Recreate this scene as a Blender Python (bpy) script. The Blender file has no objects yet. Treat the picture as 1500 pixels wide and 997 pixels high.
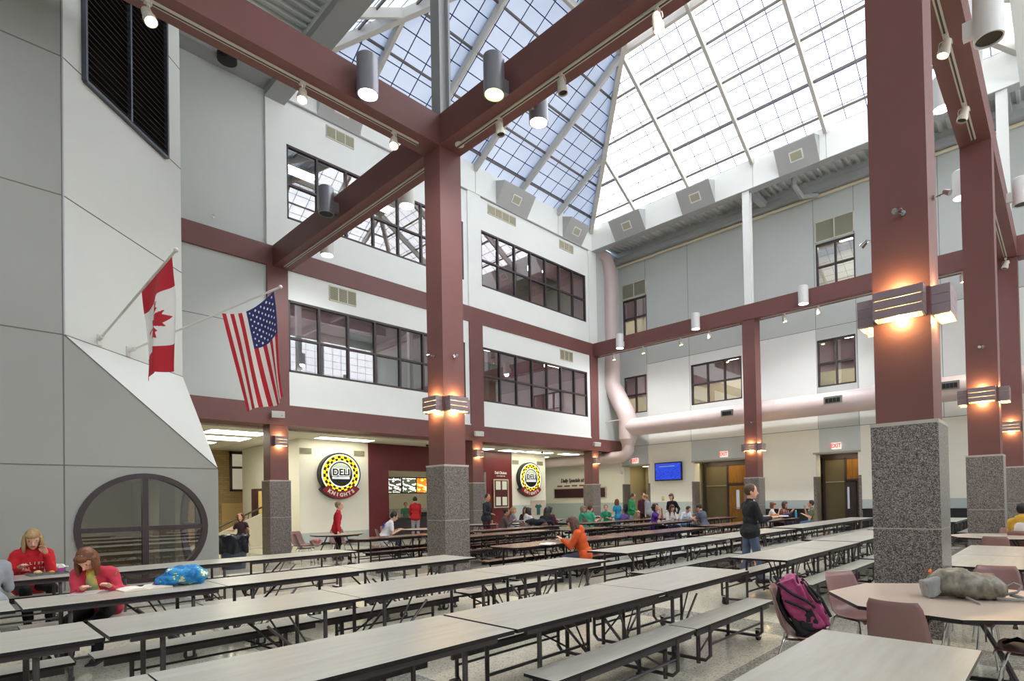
import bpy, math, random
from mathutils import Vector, Matrix, noise
random.seed(7)
PI=math.pi
SC=bpy.context.scene
TMP=bpy.data.scenes.new('workbench')
COL=SC.collection
# ------------------------------------------------------------------ camera
CH=1.627
YAW,PIT,ROL=math.radians(42.152),math.radians(.784),math.radians(-1.106)
FPX,PX,PY=826.69,816.74,720.0
F_=Vector((-math.sin(YAW)*math.cos(PIT),math.cos(YAW)*math.cos(PIT),math.sin(PIT)))
R_=Vector((math.cos(YAW),math.sin(YAW),0)); U_=R_.cross(F_)
R2=math.cos(ROL)*R_+math.sin(ROL)*U_; U2=-math.sin(ROL)*R_+math.cos(ROL)*U_
CAMP=Vector((0,0,CH))
def ray(u,v): return F_+(u-PX)/FPX*R2-(v-PY)/FPX*U2
def onz(u,v,z):
    d=ray(u,v); return CAMP+d*((z-CH)/d.z)
def onx(u,v,x):
    d=ray(u,v); return CAMP+d*(x/d.x)
def ony(u,v,y):
    d=ray(u,v); return CAMP+d*(y/d.y)
def atd(u,v,d): return CAMP+ray(u,v)*d
cam=bpy.data.objects.new('camera',bpy.data.cameras.new('camera')); COL.objects.link(cam)
m=Matrix((R2,U2,-F_)).transposed().to_4x4(); m.translation=CAMP; cam.matrix_world=m
cam.data.sensor_width=36; cam.data.lens=FPX/1500*36
cam.data.shift_x=(750-PX)/1500; cam.data.shift_y=(PY-498.5)/1500; cam.data.clip_end=300; cam.data.clip_start=.05
SC.camera=cam
SC.view_settings.view_transform='Standard'; SC.view_settings.look='None'
SC.view_settings.gamma=1; SC.view_settings.use_curve_mapping=False
# ------------------------------------------------------------------ materials
def lin(c): return tuple((x/255/12.92 if x/255<=.04045 else ((x/255+.055)/1.055)**2.4) for x in c)+(1,)
MATS={}
def mat(name,c=(200,200,200),rough=.6,metal=0,noise_amt=0,nscale=5,bump=0,bscale=40,emit=None,es=1,spec=.5,alpha=1,stretch=None,c2=None,coat=0,trans=0):
    if name in MATS: return MATS[name]
    m=bpy.data.materials.new(name); m.use_nodes=True; nt=m.node_tree; b=nt.nodes['Principled BSDF']
    b.inputs['Base Color'].default_value=lin(c); b.inputs['Roughness'].default_value=rough; b.inputs['Metallic'].default_value=metal
    b.inputs['Specular IOR Level'].default_value=spec
    if coat: b.inputs['Coat Weight'].default_value=coat
    if trans: b.inputs['Transmission Weight'].default_value=trans
    if alpha<1: b.inputs['Alpha'].default_value=alpha
    if emit: b.inputs['Emission Color'].default_value=lin(emit); b.inputs['Emission Strength'].default_value=es
    tc=nt.nodes.new('ShaderNodeTexCoord'); src=tc.outputs['Object']
    if stretch:
        mp=nt.nodes.new('ShaderNodeMapping'); mp.inputs['Scale'].default_value=stretch; nt.links.new(src,mp.inputs['Vector']); src=mp.outputs['Vector']
    if noise_amt:
        n=nt.nodes.new('ShaderNodeTexNoise'); n.inputs['Scale'].default_value=nscale; n.inputs['Detail'].default_value=5
        nt.links.new(src,n.inputs['Vector'])
        r=nt.nodes.new('ShaderNodeValToRGB'); nt.links.new(n.outputs['Fac'],r.inputs['Fac'])
        cc=lin(c); d=lin(c2) if c2 else tuple(x*(1-noise_amt) for x in cc[:3])+(1,)
        r.color_ramp.elements[0].position=.35; r.color_ramp.elements[0].color=d
        r.color_ramp.elements[1].position=.65; r.color_ramp.elements[1].color=cc
        nt.links.new(r.outputs['Color'],b.inputs['Base Color'])
    if bump:
        n=nt.nodes.new('ShaderNodeTexNoise'); n.inputs['Scale'].default_value=bscale; nt.links.new(src,n.inputs['Vector'])
        bp=nt.nodes.new('ShaderNodeBump'); bp.inputs['Strength'].default_value=bump; bp.inputs['Distance'].default_value=.01
        nt.links.new(n.outputs['Fac'],bp.inputs['Height']); nt.links.new(bp.outputs['Normal'],b.inputs['Normal'])
    MATS[name]=m; return m
def emis(name,c,s):
    if name in MATS: return MATS[name]
    m=bpy.data.materials.new(name); m.use_nodes=True; nt=m.node_tree; nt.nodes.clear()
    e=nt.nodes.new('ShaderNodeEmission'); e.inputs['Color'].default_value=lin(c); e.inputs['Strength'].default_value=s
    o=nt.nodes.new('ShaderNodeOutputMaterial'); nt.links.new(e.outputs[0],o.inputs[0]); MATS[name]=m; return m
red=mat('maroon_paint',(119,76,73),.5,noise_amt=.06,nscale=1.5,bump=.05,bscale=200)
white=mat('pale_wall_paint',(238,241,237),.6,noise_amt=.03,nscale=.6)
bluegrey=mat('blue_grey_paint_and_shade',(203,208,205),.6,noise_amt=.03,nscale=.6)
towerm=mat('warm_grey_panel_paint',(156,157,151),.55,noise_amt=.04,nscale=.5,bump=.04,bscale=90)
groove=mat('panel_joint_dark',(112,108,102),.8)
cream=mat('cream_wall_paint',(240,237,224),.6,noise_amt=.03,nscale=.5)
wains=mat('wainscot_blue_grey',(186,196,193),.5)
maroonw=mat('maroon_laminate',(104,38,42),.35,noise_amt=.08,nscale=1)
frame=mat('window_frame_brown',(68,56,58),.45)
ductm=mat('mauve_duct_paint',(212,194,192),.42,noise_amt=.05,nscale=1)
deck=mat('grey_deck_steel',(206,210,208),.5)
steelg=mat('grey_steel_paint',(165,167,168),.5)
rafterm=mat('rafter_paint',(198,195,188),.5)
louver=mat('louver_beige',(176,172,148),.6)
black=mat('black_plastic',(22,21,22),.4)
edgeblk=mat('black_edge_band',(26,22,26),.35)
legm=mat('dark_powder_coat_steel',(88,82,84),.35,metal=.6)
chrome=mat('chrome',(200,200,200),.15,metal=1)
whitepl=mat('white_plastic',(228,228,222),.4)
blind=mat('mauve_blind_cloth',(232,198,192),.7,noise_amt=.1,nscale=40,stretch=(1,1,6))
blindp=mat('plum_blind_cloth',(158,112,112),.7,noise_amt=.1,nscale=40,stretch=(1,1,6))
chairm=mat('dusty_rose_plastic',(144,108,104),.32,noise_amt=.04,nscale=8,bump=.03,bscale=300)
rubber=mat('rubber',(30,30,30),.7)
ceilm=mat('ceiling_tile',(224,222,208),.8)
def granite(name,a,b,c):
    m=bpy.data.materials.new(name); m.use_nodes=True; nt=m.node_tree; p=nt.nodes['Principled BSDF']
    tc=nt.nodes.new('ShaderNodeTexCoord'); v=nt.nodes.new('ShaderNodeTexVoronoi'); v.inputs['Scale'].default_value=120
    nt.links.new(tc.outputs['Object'],v.inputs['Vector'])
    sp=nt.nodes.new('ShaderNodeSeparateColor'); nt.links.new(v.outputs['Color'],sp.inputs[0])
    r=nt.nodes.new('ShaderNodeValToRGB'); nt.links.new(sp.outputs[0],r.inputs['Fac'])
    e=r.color_ramp.elements; e[0].color=lin(c); e[0].position=.05; e[1].color=lin(b); e[1].position=.95; k=e.new(.5); k.color=lin(a)
    nt.links.new(r.outputs['Color'],p.inputs['Base Color']); p.inputs['Roughness'].default_value=.28; MATS[name]=m; return m
gran=granite('speckled_granite',(112,104,101),(172,163,156),(50,45,48))
# floor: terrazzo with wide darker bands
def floor_mat():
    m=bpy.data.materials.new('terrazzo'); m.use_nodes=True; nt=m.node_tree; p=nt.nodes['Principled BSDF']; L=nt.links.new
    tc=nt.nodes.new('ShaderNodeTexCoord'); v=nt.nodes.new('ShaderNodeTexVoronoi'); v.inputs['Scale'].default_value=85; L(tc.outputs['Object'],v.inputs['Vector'])
    sp=nt.nodes.new('ShaderNodeSeparateColor'); L(v.outputs['Color'],sp.inputs[0])
    r=nt.nodes.new('ShaderNodeValToRGB'); L(sp.outputs[0],r.inputs['Fac']); e=r.color_ramp.elements
    e[0].color=lin((150,146,132)); e[0].position=.03; e[1].color=lin((204,199,182)); e[1].position=.3
    r2=nt.nodes.new('ShaderNodeValToRGB'); L(sp.outputs[0],r2.inputs['Fac']); e=r2.color_ramp.elements
    e[0].color=lin((112,112,106)); e[0].position=.12; e[1].color=lin((170,168,156)); e[1].position=.8
    xyz=nt.nodes.new('ShaderNodeSeparateXYZ'); L(tc.outputs['Object'],xyz.inputs[0])
    def band(out,off,per,w):
        a=nt.nodes.new('ShaderNodeMath'); a.operation='ADD'; a.inputs[1].default_value=off; L(out,a.inputs[0])
        b=nt.nodes.new('ShaderNodeMath'); b.operation='PINGPONG'; b.inputs[1].default_value=per/2; L(a.outputs[0],b.inputs[0])
        c=nt.nodes.new('ShaderNodeMath'); c.operation='LESS_THAN'; c.inputs[1].default_value=w/2; L(b.outputs[0],c.inputs[0]); return c.outputs[0]
    mx=nt.nodes.new('ShaderNodeMath'); mx.operation='MAXIMUM'
    L(band(xyz.outputs[0],2.05,4.15,.62),mx.inputs[0]); L(band(xyz.outputs[1],-6.9,4.15,.62),mx.inputs[1])
    mix=nt.nodes.new('ShaderNodeMix'); mix.data_type='RGBA'; L(mx.outputs[0],mix.inputs['Factor']); L(r.outputs['Color'],mix.inputs[6]); L(r2.outputs['Color'],mix.inputs[7])
    L(mix.outputs[2],p.inputs['Base Color']); p.inputs['Roughness'].default_value=.16; p.inputs['Specular IOR Level'].default_value=.5
    MATS['terrazzo']=m; return m
floorm=floor_mat()
def lines_mat(name,base,line,sx,sy,w=.04,rough=.4,kind='opaque',axes=(0,1),es=0):
    """regular thin lines along two object axes; kind 'glaze' gives a translucent panel"""
    m=bpy.data.materials.new(name); m.use_nodes=True; nt=m.node_tree; L=nt.links.new; p=nt.nodes['Principled BSDF']
    tc=nt.nodes.new('ShaderNodeTexCoord'); xyz=nt.nodes.new('ShaderNodeSeparateXYZ'); L(tc.outputs['UV' if kind=='glaze' else 'Object'],xyz.inputs[0])
    outs=[]
    for ax,s in ((axes[0],sx),(axes[1],sy)):
        b=nt.nodes.new('ShaderNodeMath'); b.operation='PINGPONG'; b.inputs[1].default_value=s/2; L(xyz.outputs[ax],b.inputs[0])
        c=nt.nodes.new('ShaderNodeMath'); c.operation='LESS_THAN'; c.inputs[1].default_value=w/2; L(b.outputs[0],c.inputs[0]); outs.append(c.outputs[0])
    mx=nt.nodes.new('ShaderNodeMath'); mx.operation='MAXIMUM'; L(outs[0],mx.inputs[0]); L(outs[1],mx.inputs[1])
    mix=nt.nodes.new('ShaderNodeMix'); mix.data_type='RGBA'; L(mx.outputs[0],mix.inputs['Factor']); mix.inputs[6].default_value=lin(base); mix.inputs[7].default_value=lin(line)
    if kind=='glaze':
        n=nt.nodes.new('ShaderNodeTexNoise'); n.inputs['Scale'].default_value=.7; n.inputs['Detail'].default_value=3; L(tc.outputs['UV'],n.inputs['Vector'])
        mul=nt.nodes.new('ShaderNodeMix'); mul.data_type='RGBA'; mul.blend_type='MULTIPLY'; mul.inputs[0].default_value=.12; L(mix.outputs[2],mul.inputs[6]); L(n.outputs['Fac'],mul.inputs[7])
        t=nt.nodes.new('ShaderNodeBsdfTranslucent'); L(mul.outputs[2],t.inputs['Color']); d=nt.nodes.new('ShaderNodeBsdfDiffuse'); L(mul.outputs[2],d.inputs['Color'])
        s=nt.nodes.new('ShaderNodeMixShader'); s.inputs[0].default_value=.25; L(t.outputs[0],s.inputs[1]); L(d.outputs[0],s.inputs[2])
        L(s.outputs[0],nt.nodes['Material Output'].inputs[0])
    else:
        L(mix.outputs[2],p.inputs['Base Color']); p.inputs['Roughness'].default_value=rough
    MATS[name]=m; return m
def brick_mat():
    m=bpy.data.materials.new('tan_brick'); m.use_nodes=True; nt=m.node_tree; L=nt.links.new; p=nt.nodes['Principled BSDF']
    tc=nt.nodes.new('ShaderNodeTexCoord'); x=nt.nodes.new('ShaderNodeSeparateXYZ'); c=nt.nodes.new('ShaderNodeCombineXYZ'); L(tc.outputs['Object'],x.inputs[0]); L(x.outputs[1],c.inputs[0]); L(x.outputs[2],c.inputs[1])
    b=nt.nodes.new('ShaderNodeTexBrick'); L(c.outputs[0],b.inputs['Vector']); b.inputs['Scale'].default_value=1; b.inputs['Brick Width'].default_value=.3; b.inputs['Row Height'].default_value=.1; b.inputs['Mortar Size'].default_value=.008
    b.inputs['Color1'].default_value=lin((178,150,104)); b.inputs['Color2'].default_value=lin((160,132,88)); b.inputs['Mortar'].default_value=lin((140,120,88))
    L(b.outputs['Color'],p.inputs['Base Color']); MATS['tan_brick']=m; return m
def glass_mat(name,tint=(245,245,245),refl=.25):
    m=bpy.data.materials.new(name); m.use_nodes=True; nt=m.node_tree; nt.nodes.clear(); L=nt.links.new
    g=nt.nodes.new('ShaderNodeBsdfGlossy'); g.inputs['Roughness'].default_value=.01; g.inputs['Color'].default_value=(1,1,1,1)
    t=nt.nodes.new('ShaderNodeBsdfTransparent'); t.inputs['Color'].default_value=lin(tint)
    fr=nt.nodes.new('ShaderNodeLayerWeight'); fr.inputs['Blend'].default_value=.5
    pw=nt.nodes.new('ShaderNodeMath'); pw.operation='POWER'; pw.inputs[1].default_value=4; L(fr.outputs['Facing'],pw.inputs[0])
    a=nt.nodes.new('ShaderNodeMath'); a.operation='MULTIPLY_ADD'; a.inputs[1].default_value=.6; a.inputs[2].default_value=refl; L(pw.outputs[0],a.inputs[0]); a.use_clamp=True
    s=nt.nodes.new('ShaderNodeMixShader'); L(a.outputs[0],s.inputs[0]); L(t.outputs[0],s.inputs[1]); L(g.outputs[0],s.inputs[2])
    o=nt.nodes.new('ShaderNodeOutputMaterial'); L(s.outputs[0],o.inputs[0]); MATS[name]=m; return m
glass=glass_mat('window_glass',(240,240,242),.17)
def wood_mat(name,a,b,sc=3,rough=.3,stretch=(14,1.2,1)):
    m=mat(name,a,rough,noise_amt=.1,nscale=sc,c2=b,stretch=stretch); return m
lighttop=wood_mat('pale_woodgrain_laminate',(178,177,169),(167,164,155),2.2,.3,(9,.9,1))
darktop=wood_mat('walnut_laminate',(132,94,82),(104,72,64),2.2,.25,(9,.9,1))
oak=wood_mat('golden_oak',(168,118,46),(140,94,32),2.5,.35,(8,8,.7))
# ------------------------------------------------------------------ mesh builder
class MB:
    def __init__(s): s.v=[];s.f=[];s.m=[];s.uv=None
    def add(s,vs,fs,mi=0):
        o=len(s.v); s.v+= [tuple(v) for v in vs]; s.f+=[tuple(i+o for i in f) for f in fs]; s.m+=[mi]*len(fs); return s
    def box(s,x0,x1,y0,y1,z0,z1,mi=0):
        return s.add([(x0,y0,z0),(x1,y0,z0),(x1,y1,z0),(x0,y1,z0),(x0,y0,z1),(x1,y0,z1),(x1,y1,z1),(x0,y1,z1)],
            [(0,3,2,1),(4,5,6,7),(0,1,5,4),(1,2,6,5),(2,3,7,6),(3,0,4,7)],mi)
    def obox(s,c,ax,ay,az,hx,hy,hz,mi=0):
        c=Vector(c);vs=[]
        for k in (-1,1):
            for (i,j) in ((-1,-1),(1,-1),(1,1),(-1,1)): vs.append(c+ax*hx*i+ay*hy*j+az*hz*k)
        return s.add(vs,[(0,3,2,1),(4,5,6,7),(0,1,5,4),(1,2,6,5),(2,3,7,6),(3,0,4,7)],mi)
    def bar(s,a,b,w,h=None,mi=0,up=Vector((0,0,1))):
        a=Vector(a);b=Vector(b);d=(b-a);l=d.length;d.normalize();h=h or w
        if abs(d.dot(up))>.98: up=Vector((0,1,0))
        x=d.cross(up).normalized(); z=x.cross(d)
        return s.obox((a+b)/2,x,d,z,w/2,l/2,h/2,mi)
    def cyl(s,a,b,r,n=16,r2=None,mi=0,cap=True):
        a=Vector(a);b=Vector(b);d=(b-a).normalized();r2=r if r2 is None else r2
        u=Vector((0,0,1)) if abs(d.z)<.9 else Vector((1,0,0)); x=d.cross(u).normalized(); y=d.cross(x)
        vs=[a+(x*math.cos(t)+y*math.sin(t))*r for t in [2*PI*i/n for i in range(n)]]+[b+(x*math.cos(t)+y*math.sin(t))*r2 for t in [2*PI*i/n for i in range(n)]]
        fs=[(i,(i+1)%n,n+(i+1)%n,n+i) for i in range(n)]
        if cap: fs+=[tuple(range(n-1,-1,-1)),tuple(range(n,2*n))]
        return s.add(vs,fs,mi)
    def tube(s,pts,r,n=8,mi=0,rs=None):
        pts=[Vector(p) for p in pts]; rings=[]; x=None
        for i,p in enumerate(pts):
            d=(pts[min(i+1,len(pts)-1)]-pts[max(i-1,0)]).normalized()
            if x is None:
                u=Vector((0,0,1)) if abs(d.z)<.9 else Vector((1,0,0)); x=d.cross(u).normalized()
            else: x=(x-d*x.dot(d)).normalized()
            y=d.cross(x); rr=rs[i] if rs else r
            rings.append([p+(x*math.cos(2*PI*k/n)+y*math.sin(2*PI*k/n))*rr for k in range(n)])
        vs=[q for g in rings for q in g]; fs=[]
        for i in range(len(pts)-1):
            for k in range(n): fs.append((i*n+k,i*n+(k+1)%n,(i+1)*n+(k+1)%n,(i+1)*n+k))
        fs+=[tuple(range(n-1,-1,-1)),tuple((len(pts)-1)*n+k for k in range(n))]
        return s.add(vs,fs,mi)
    def prism(s,poly,a,b,axis=2,mi=0):
        """poly of 2D points extruded along an axis from a to b"""
        def P(p,t):
            if axis==2: return (p[0],p[1],t)
            if axis==0: return (t,p[0],p[1])
            return (p[0],t,p[1])
        n=len(poly); vs=[P(p,a) for p in poly]+[P(p,b) for p in poly]
        return s.add(vs,[tuple(range(n-1,-1,-1)),tuple(range(n,2*n))]+[(i,(i+1)%n,n+(i+1)%n,n+i) for i in range(n)],mi)
    def lathe(s,prof,c=(0,0,0),n=24,mi=0):
        vs=[];fs=[];k=len(prof)
        for i in range(n):
            t=2*PI*i/n
            for r,z in prof: vs.append((c[0]+r*math.cos(t),c[1]+r*math.sin(t),c[2]+z))
        for i in range(n):
            for j in range(k-1): fs.append((i*k+j,((i+1)%n)*k+j,((i+1)%n)*k+j+1,i*k+j+1))
        return s.add(vs,fs,mi)
    def ell(s,c,rx,ry,rz,n=14,m=9,rot=None,mi=0):
        vs=[];fs=[];c=Vector(c)
        for j in range(m+1):
            ph=PI*j/m
            for i in range(n):
                t=2*PI*i/n; p=Vector((rx*math.sin(ph)*math.cos(t),ry*math.sin(ph)*math.sin(t),rz*math.cos(ph)))
                if rot: p=rot@p
                vs.append(c+p)
        for j in range(m):
            for i in range(n): fs.append((j*n+i,(j+1)*n+i,(j+1)*n+(i+1)%n,j*n+(i+1)%n))
        return s.add(vs,fs,mi)
    def cap(s,a,b,ra,rb,n=12):
        """tapered capsule"""
        a=Vector(a);b=Vector(b);s.cyl(a,b,ra,n,rb); s.ell(a,ra,ra,ra,n,8); s.ell(b,rb,rb,rb,n,8); return s
    def mesh(s,name):
        me=bpy.data.meshes.new(name); me.from_pydata(s.v,[],s.f); me.polygons.foreach_set('material_index',s.m); return me
    def build(s,name,mats,parent=None,smooth=False,loc=None,recalc=True):
        me=s.mesh(name); mats=mats if isinstance(mats,(list,tuple)) else [mats]
        for x in mats: me.materials.append(x)
        o=bpy.data.objects.new(name,me); COL.objects.link(o)
        if parent is not None: o.parent=parent
        if loc is not None: o.location=loc
        if smooth:
            me.polygons.foreach_set('use_smooth',[True]*len(me.polygons))
            if smooth!='all' : me.set_sharp_from_angle(angle=math.radians(40))
        if recalc and smooth:
            import bmesh
            b=bmesh.new(); b.from_mesh(me); bmesh.ops.recalc_face_normals(b,faces=b.faces); b.to_mesh(me); b.free()
        me.update(); return o
def tag(o,label=None,cat=None,group=None,kind=None):
    if label: o['label']=label
    if cat: o['category']=cat
    if group: o['group']=group
    if kind: o['kind']=kind
    return o
def empty(name,loc=(0,0,0),rz=0):
    o=bpy.data.objects.new(name,None); COL.objects.link(o); o.location=loc; o.rotation_euler=(0,0,rz); o.empty_display_size=.1; return o
KIDS={}
def copy_tree(o,parent=None):
    c=o.copy(); COL.objects.link(c)
    if parent is not None: c.parent=parent
    for ch in o.children: copy_tree(ch,c)
    return c
def struct(o): o['kind']='structure'; return o
def text_mb(body,size,depth=.004,align='CENTER',bold=0):
    cu=bpy.data.curves.new('t','FONT'); cu.body=body; cu.size=size; cu.extrude=depth/2; cu.align_x=align; cu.align_y='CENTER'; cu.offset=bold
    o=bpy.data.objects.new('t',cu); TMP.collection.objects.link(o); vl=TMP.view_layers[0]; vl.update(); dg=vl.depsgraph
    me=bpy.data.meshes.new_from_object(o.evaluated_get(dg)); mb=MB(); mb.add([v.co[:] for v in me.vertices],[tuple(p.vertices) for p in me.polygons])
    bpy.data.objects.remove(o); bpy.data.curves.remove(cu); bpy.data.meshes.remove(me); return mb
def xform(mb,fn): mb.v=[tuple(fn(*v)) for v in mb.v]; return mb
def flip(mb): mb.f=[tuple(reversed(f)) for f in mb.f]; return mb
# ------------------------------------------------------------------ room shell
XL=-19.15; YB=24.28; YR=27.0
Z1B,Z1T,Z2B,Z2T=4.26,4.93,9.46,10.13
W1B,W1T,W2B,W2T=6.06,8.49,11.22,13.75
ZC,ZK=15.23,16.47
struct(MB().box(-34,8,-9,33,-.2,0).build('floor',floorm))
# right and back walls (behind / beside the camera)
wr=MB().box(7.8,8,-9,27,0,6.6).box(7.8,8,-9,27,15.4,16.6)
for i in range(8): y=-9+36*i/7; wr.box(7.75,8,max(-9,y-.2),min(27,y+.2),6.6,15.4)
struct(wr.build('wall_right',white))
wb=MB().box(-34,8,-9.2,-9,0,5.6).box(-34,8,-9.2,-9,15.4,16.6).box(-34,-13,-9.2,-9,5.6,15.4)
for i in range(5): x=-13+21*i/4; wb.box(x-.2,x+.2,-9.2,-8.95,5.6,15.4)
struct(wb.build('wall_back',white))
# translucent daylight bands added to both unseen walls to brighten the hall
gp=lines_mat('added_daylight_panel',(236,240,246),(70,82,118),.76,.60,.034,kind='glaze')
def panel(name,P,Q,z0,z1):
    me=bpy.data.meshes.new(name); P=Vector(P);Q=Vector(Q); vs=[(P.x,P.y,z0),(Q.x,Q.y,z0),(Q.x,Q.y,z1),(P.x,P.y,z1)]; me.from_pydata(vs,[],[(0,1,2,3)]); uv=me.uv_layers.new(name='UVMap'); L_=(Q-P).length
    for i,q in enumerate(((0,0),(L_,0),(L_,z1-z0),(0,z1-z0))): uv.data[i].uv=q
    me.materials.append(gp); o=bpy.data.objects.new(name,me); COL.objects.link(o); return struct(o)
panel('window_30',(7.9,-9),(7.9,27),6.6,15.4); panel('window_31',(8,-9.1),(-13,-9.1),5.6,15.4)
# left window wall: white bands between beams
def wall_left():
    b=MB(); x0,x1=XL-.36,XL-.05
    b.box(x0,XL-.10,-9,7.3,Z1B+.1,ZC+.3,2)                      # plain recessed part left of the first column
    for ya,yb in ((7.95,15.65),(16.4,24.01)):
        for za,zb in ((Z1T,W1B),(W1T,Z2B),(Z2T,W2B),(W2T,ZC+.1)): b.box(x0,x1,ya,yb,za,zb)
        for za,zb in ((W1B,W1T),(W2B,W2T)): b.box(x0,x1,yb-.22,yb,za,zb)
    for ya,yb in ((7.29,7.95),(15.65,16.4),(24.01,24.69)): b.box(XL-.36,XL,ya,yb,Z2T,ZC+.1)   # white pilasters above the middle beam
    b.box(XL-.5,XL-.15,24.69,27.2,Z1B,ZC+.5,2)                     # return beside the duct
    for z in (7.4,): b.box(XL-.11,XL-.096,-9,7.29,z,z+.018,1)
    for ya,yb in ((7.95,15.65),(16.4,24.01)):
        b.box(XL-.06,XL+.04,ya,yb,ZC-.04,ZC,3)                     # thin dark ledge under the skylight kerb
        b.box(XL-.08,XL-.0,ya,yb,Z1T,Z1T+.06,0)
    o=b.build('wall_left',[white,groove,bluegrey,steelg]); return struct(o)
wall_left()
def rooms_behind():
    # offices behind the upper windows on both sides
    dark=mat('office_wall',(150,140,130),.8)
    b=MB()
    for za,zb in ((5.6,9.2),(10.6,14.3)):
        b.box(XL-4.6,XL-4.4,6.5,25,za,zb); b.box(XL-4.5,XL-.36,6.3,6.5,za,zb); b.box(XL-4.5,XL-.36,24.9,25.1,za,zb)
        b.box(XL-4.5,XL-.36,6.3,25,za-.1,za); b.box(XL-4.5,XL-.36,6.3,25,zb,zb+.1)
    o=b.build('wall_office_left',dark); struct(o)
    b=MB()
    for za,zb in ((5.9,9.2),(10.4,14.0)):
        b.box(-20,-5,YR+3.4,YR+3.5,za,zb); b.box(-20.1,-20,YR+.3,YR+3.5,za,zb); b.box(-5,-4.9,YR+.3,YR+3.5,za,zb)
        b.box(-20,-5,YR+.3,YR+3.5,za-.1,za); b.box(-20,-5,YR+.3,YR+3.5,zb,zb+.1)
    struct(b.build('wall_office_back',mat('office_wall_light',(206,200,180),.8)))
    fl0=emis('fluorescent_tube_dim',(255,250,225),7); fl1=emis('fluorescent_tube_light',(255,252,235),13)
    for i,(x,y,z) in enumerate([(XL-2.2,9.3,14.2),(XL-2.2,12.6,14.2),(XL-2.2,18.4,14.2),(XL-2.2,22.0,14.2),(XL-2.2,18.0,9.1),(XL-2.2,23.2,9.1),(-18.2,YR+1.8,9.1),(-13.4,YR+1.8,9.1),(-7.5,YR+1.8,9.1),(-18.2,YR+1.8,13.8),(-7.6,YR+1.8,13.8)]):
        r=empty('ceiling_light',(x,y,z)); tag(r,'white recessed office ceiling light glowing behind an upper window','ceiling light','office ceiling lights behind the upper windows')
        MB().box(-.32,.32,-.65,.65,-.02,.06).build('light_frame',whitepl,r); MB().box(-.28,.28,-.6,.6,-.03,-.015).build('diffuser',fl0 if x<-20.2 else fl1,r)
rooms_behind()
# windows of the left wall
WN=[0]
def window(axis,pos,a0,a1,z0,z1,nc,nr=2,blinds=(),recess=.12,fr=.075,railz=None,sgn=1):
    """axis 'x': window lies in plane x=pos and runs along y; axis 'y': plane y=pos, runs along x. Room side is +x / -y"""
    WN[0]+=1; root=empty('window_%d'%WN[0]); struct(root)
    def bx(b,u0,u1,za,zb,d0,d1,mi=0):
        if axis=='x': b.box(pos-d1,pos-d0,u0,u1,za,zb,mi)
        else: b.box(u0,u1,pos+d0,pos+d1,za,zb,mi)
    b=MB(); d0,d1=recess-.07,recess+.07
    bx(b,a0,a1,z0,z0+fr,d0,d1); bx(b,a0,a1,z1-fr,z1,d0,d1); bx(b,a0,a0+fr,z0,z1,d0,d1); bx(b,a1-fr,a1,z0,z1,d0,d1)
    w=(a1-a0)/nc
    for i in range(1,nc): bx(b,a0+w*i-fr/2,a0+w*i+fr/2,z0+fr,z1-fr,d0,d1)
    rz=railz or (z0+z1)/2
    bx(b,a0+fr,a1-fr,rz-fr/2,rz+fr/2,d0+.01,d1-.01)
    b.build('window_frame',frame,root)
    rows=[(z0+fr,rz-fr/2),(rz+fr/2,z1-fr)]
    for i in range(nc):
        for j,(za,zb) in enumerate(rows):
            g=MB(); bx(g,a0+w*i+fr/2,a0+w*(i+1)-fr/2,za,zb,recess-.005,recess+.005); g.build('pane',glass,root)
    for (i,zlo) in blinds:
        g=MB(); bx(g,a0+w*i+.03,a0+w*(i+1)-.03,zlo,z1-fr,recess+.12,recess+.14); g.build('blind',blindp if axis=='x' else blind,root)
    return root
p0=XL
lo=W1B+.1
window('x',p0,7.95,15.43,W1B,W1T,7,blinds=[(0,7.4),(1,7.3),(2,7.9),(3,7.3),(4,7.4),(5,7.3),(6,7.3)],railz=7.22)
window('x',p0,16.4,23.79,W1B,W1T,7,blinds=[(0,7.9),(1,lo),(2,lo),(3,lo),(4,lo),(5,lo),(6,lo)],railz=7.22)
window('x',p0,7.95,15.43,W2B,W2T,7,blinds=[(2,13.2),(6,12.5)],railz=12.42)
window('x',p0,16.4,23.79,W2B,W2T,7,blinds=[(0,W2B+.1),(1,W2B+.1),(2,12.5),(3,W2B+.1),(4,12.9),(5,12.5),(6,W2B+.1)],railz=12.42)
# ------------------------------------------------------------------ beams & columns
def beam(name,x0,x1,y0,y1,z0,z1,m=red):
    o=MB().box(x0,x1,y0,y1,z0,z1).build(name,m); return struct(o)
GX=(-10.35,-1.38); GY=(7.755,16.05)
beam('beam',XL-.3,XL,-9,24.69,Z2B,Z2T); beam('beam',XL-.36,XL,-9,24.69,Z1B,Z1T)
beam('beam',XL-.36,XL-.1,24.69,26.9,Z1B,Z1T)
beam('beam',XL,7.8,7.465,8.045,Z2B,Z2T)
beam('beam',-10.64,-10.06,-9,7.465,Z2B,Z2T)
beam('beam',-1.67,-1.09,-9,7.465,Z2B,Z2T); beam('beam',-1.67,-1.09,8.045,YB,Z2B,Z2T)
beam('beam',XL-.3,7.8,YB,YB+.58,Z2B,Z2T)
MB().box(XL-1.0,XL-.36,-9,26.9,Z1B,Z1B+.4).build('beam',red)['kind']='structure'
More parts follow.
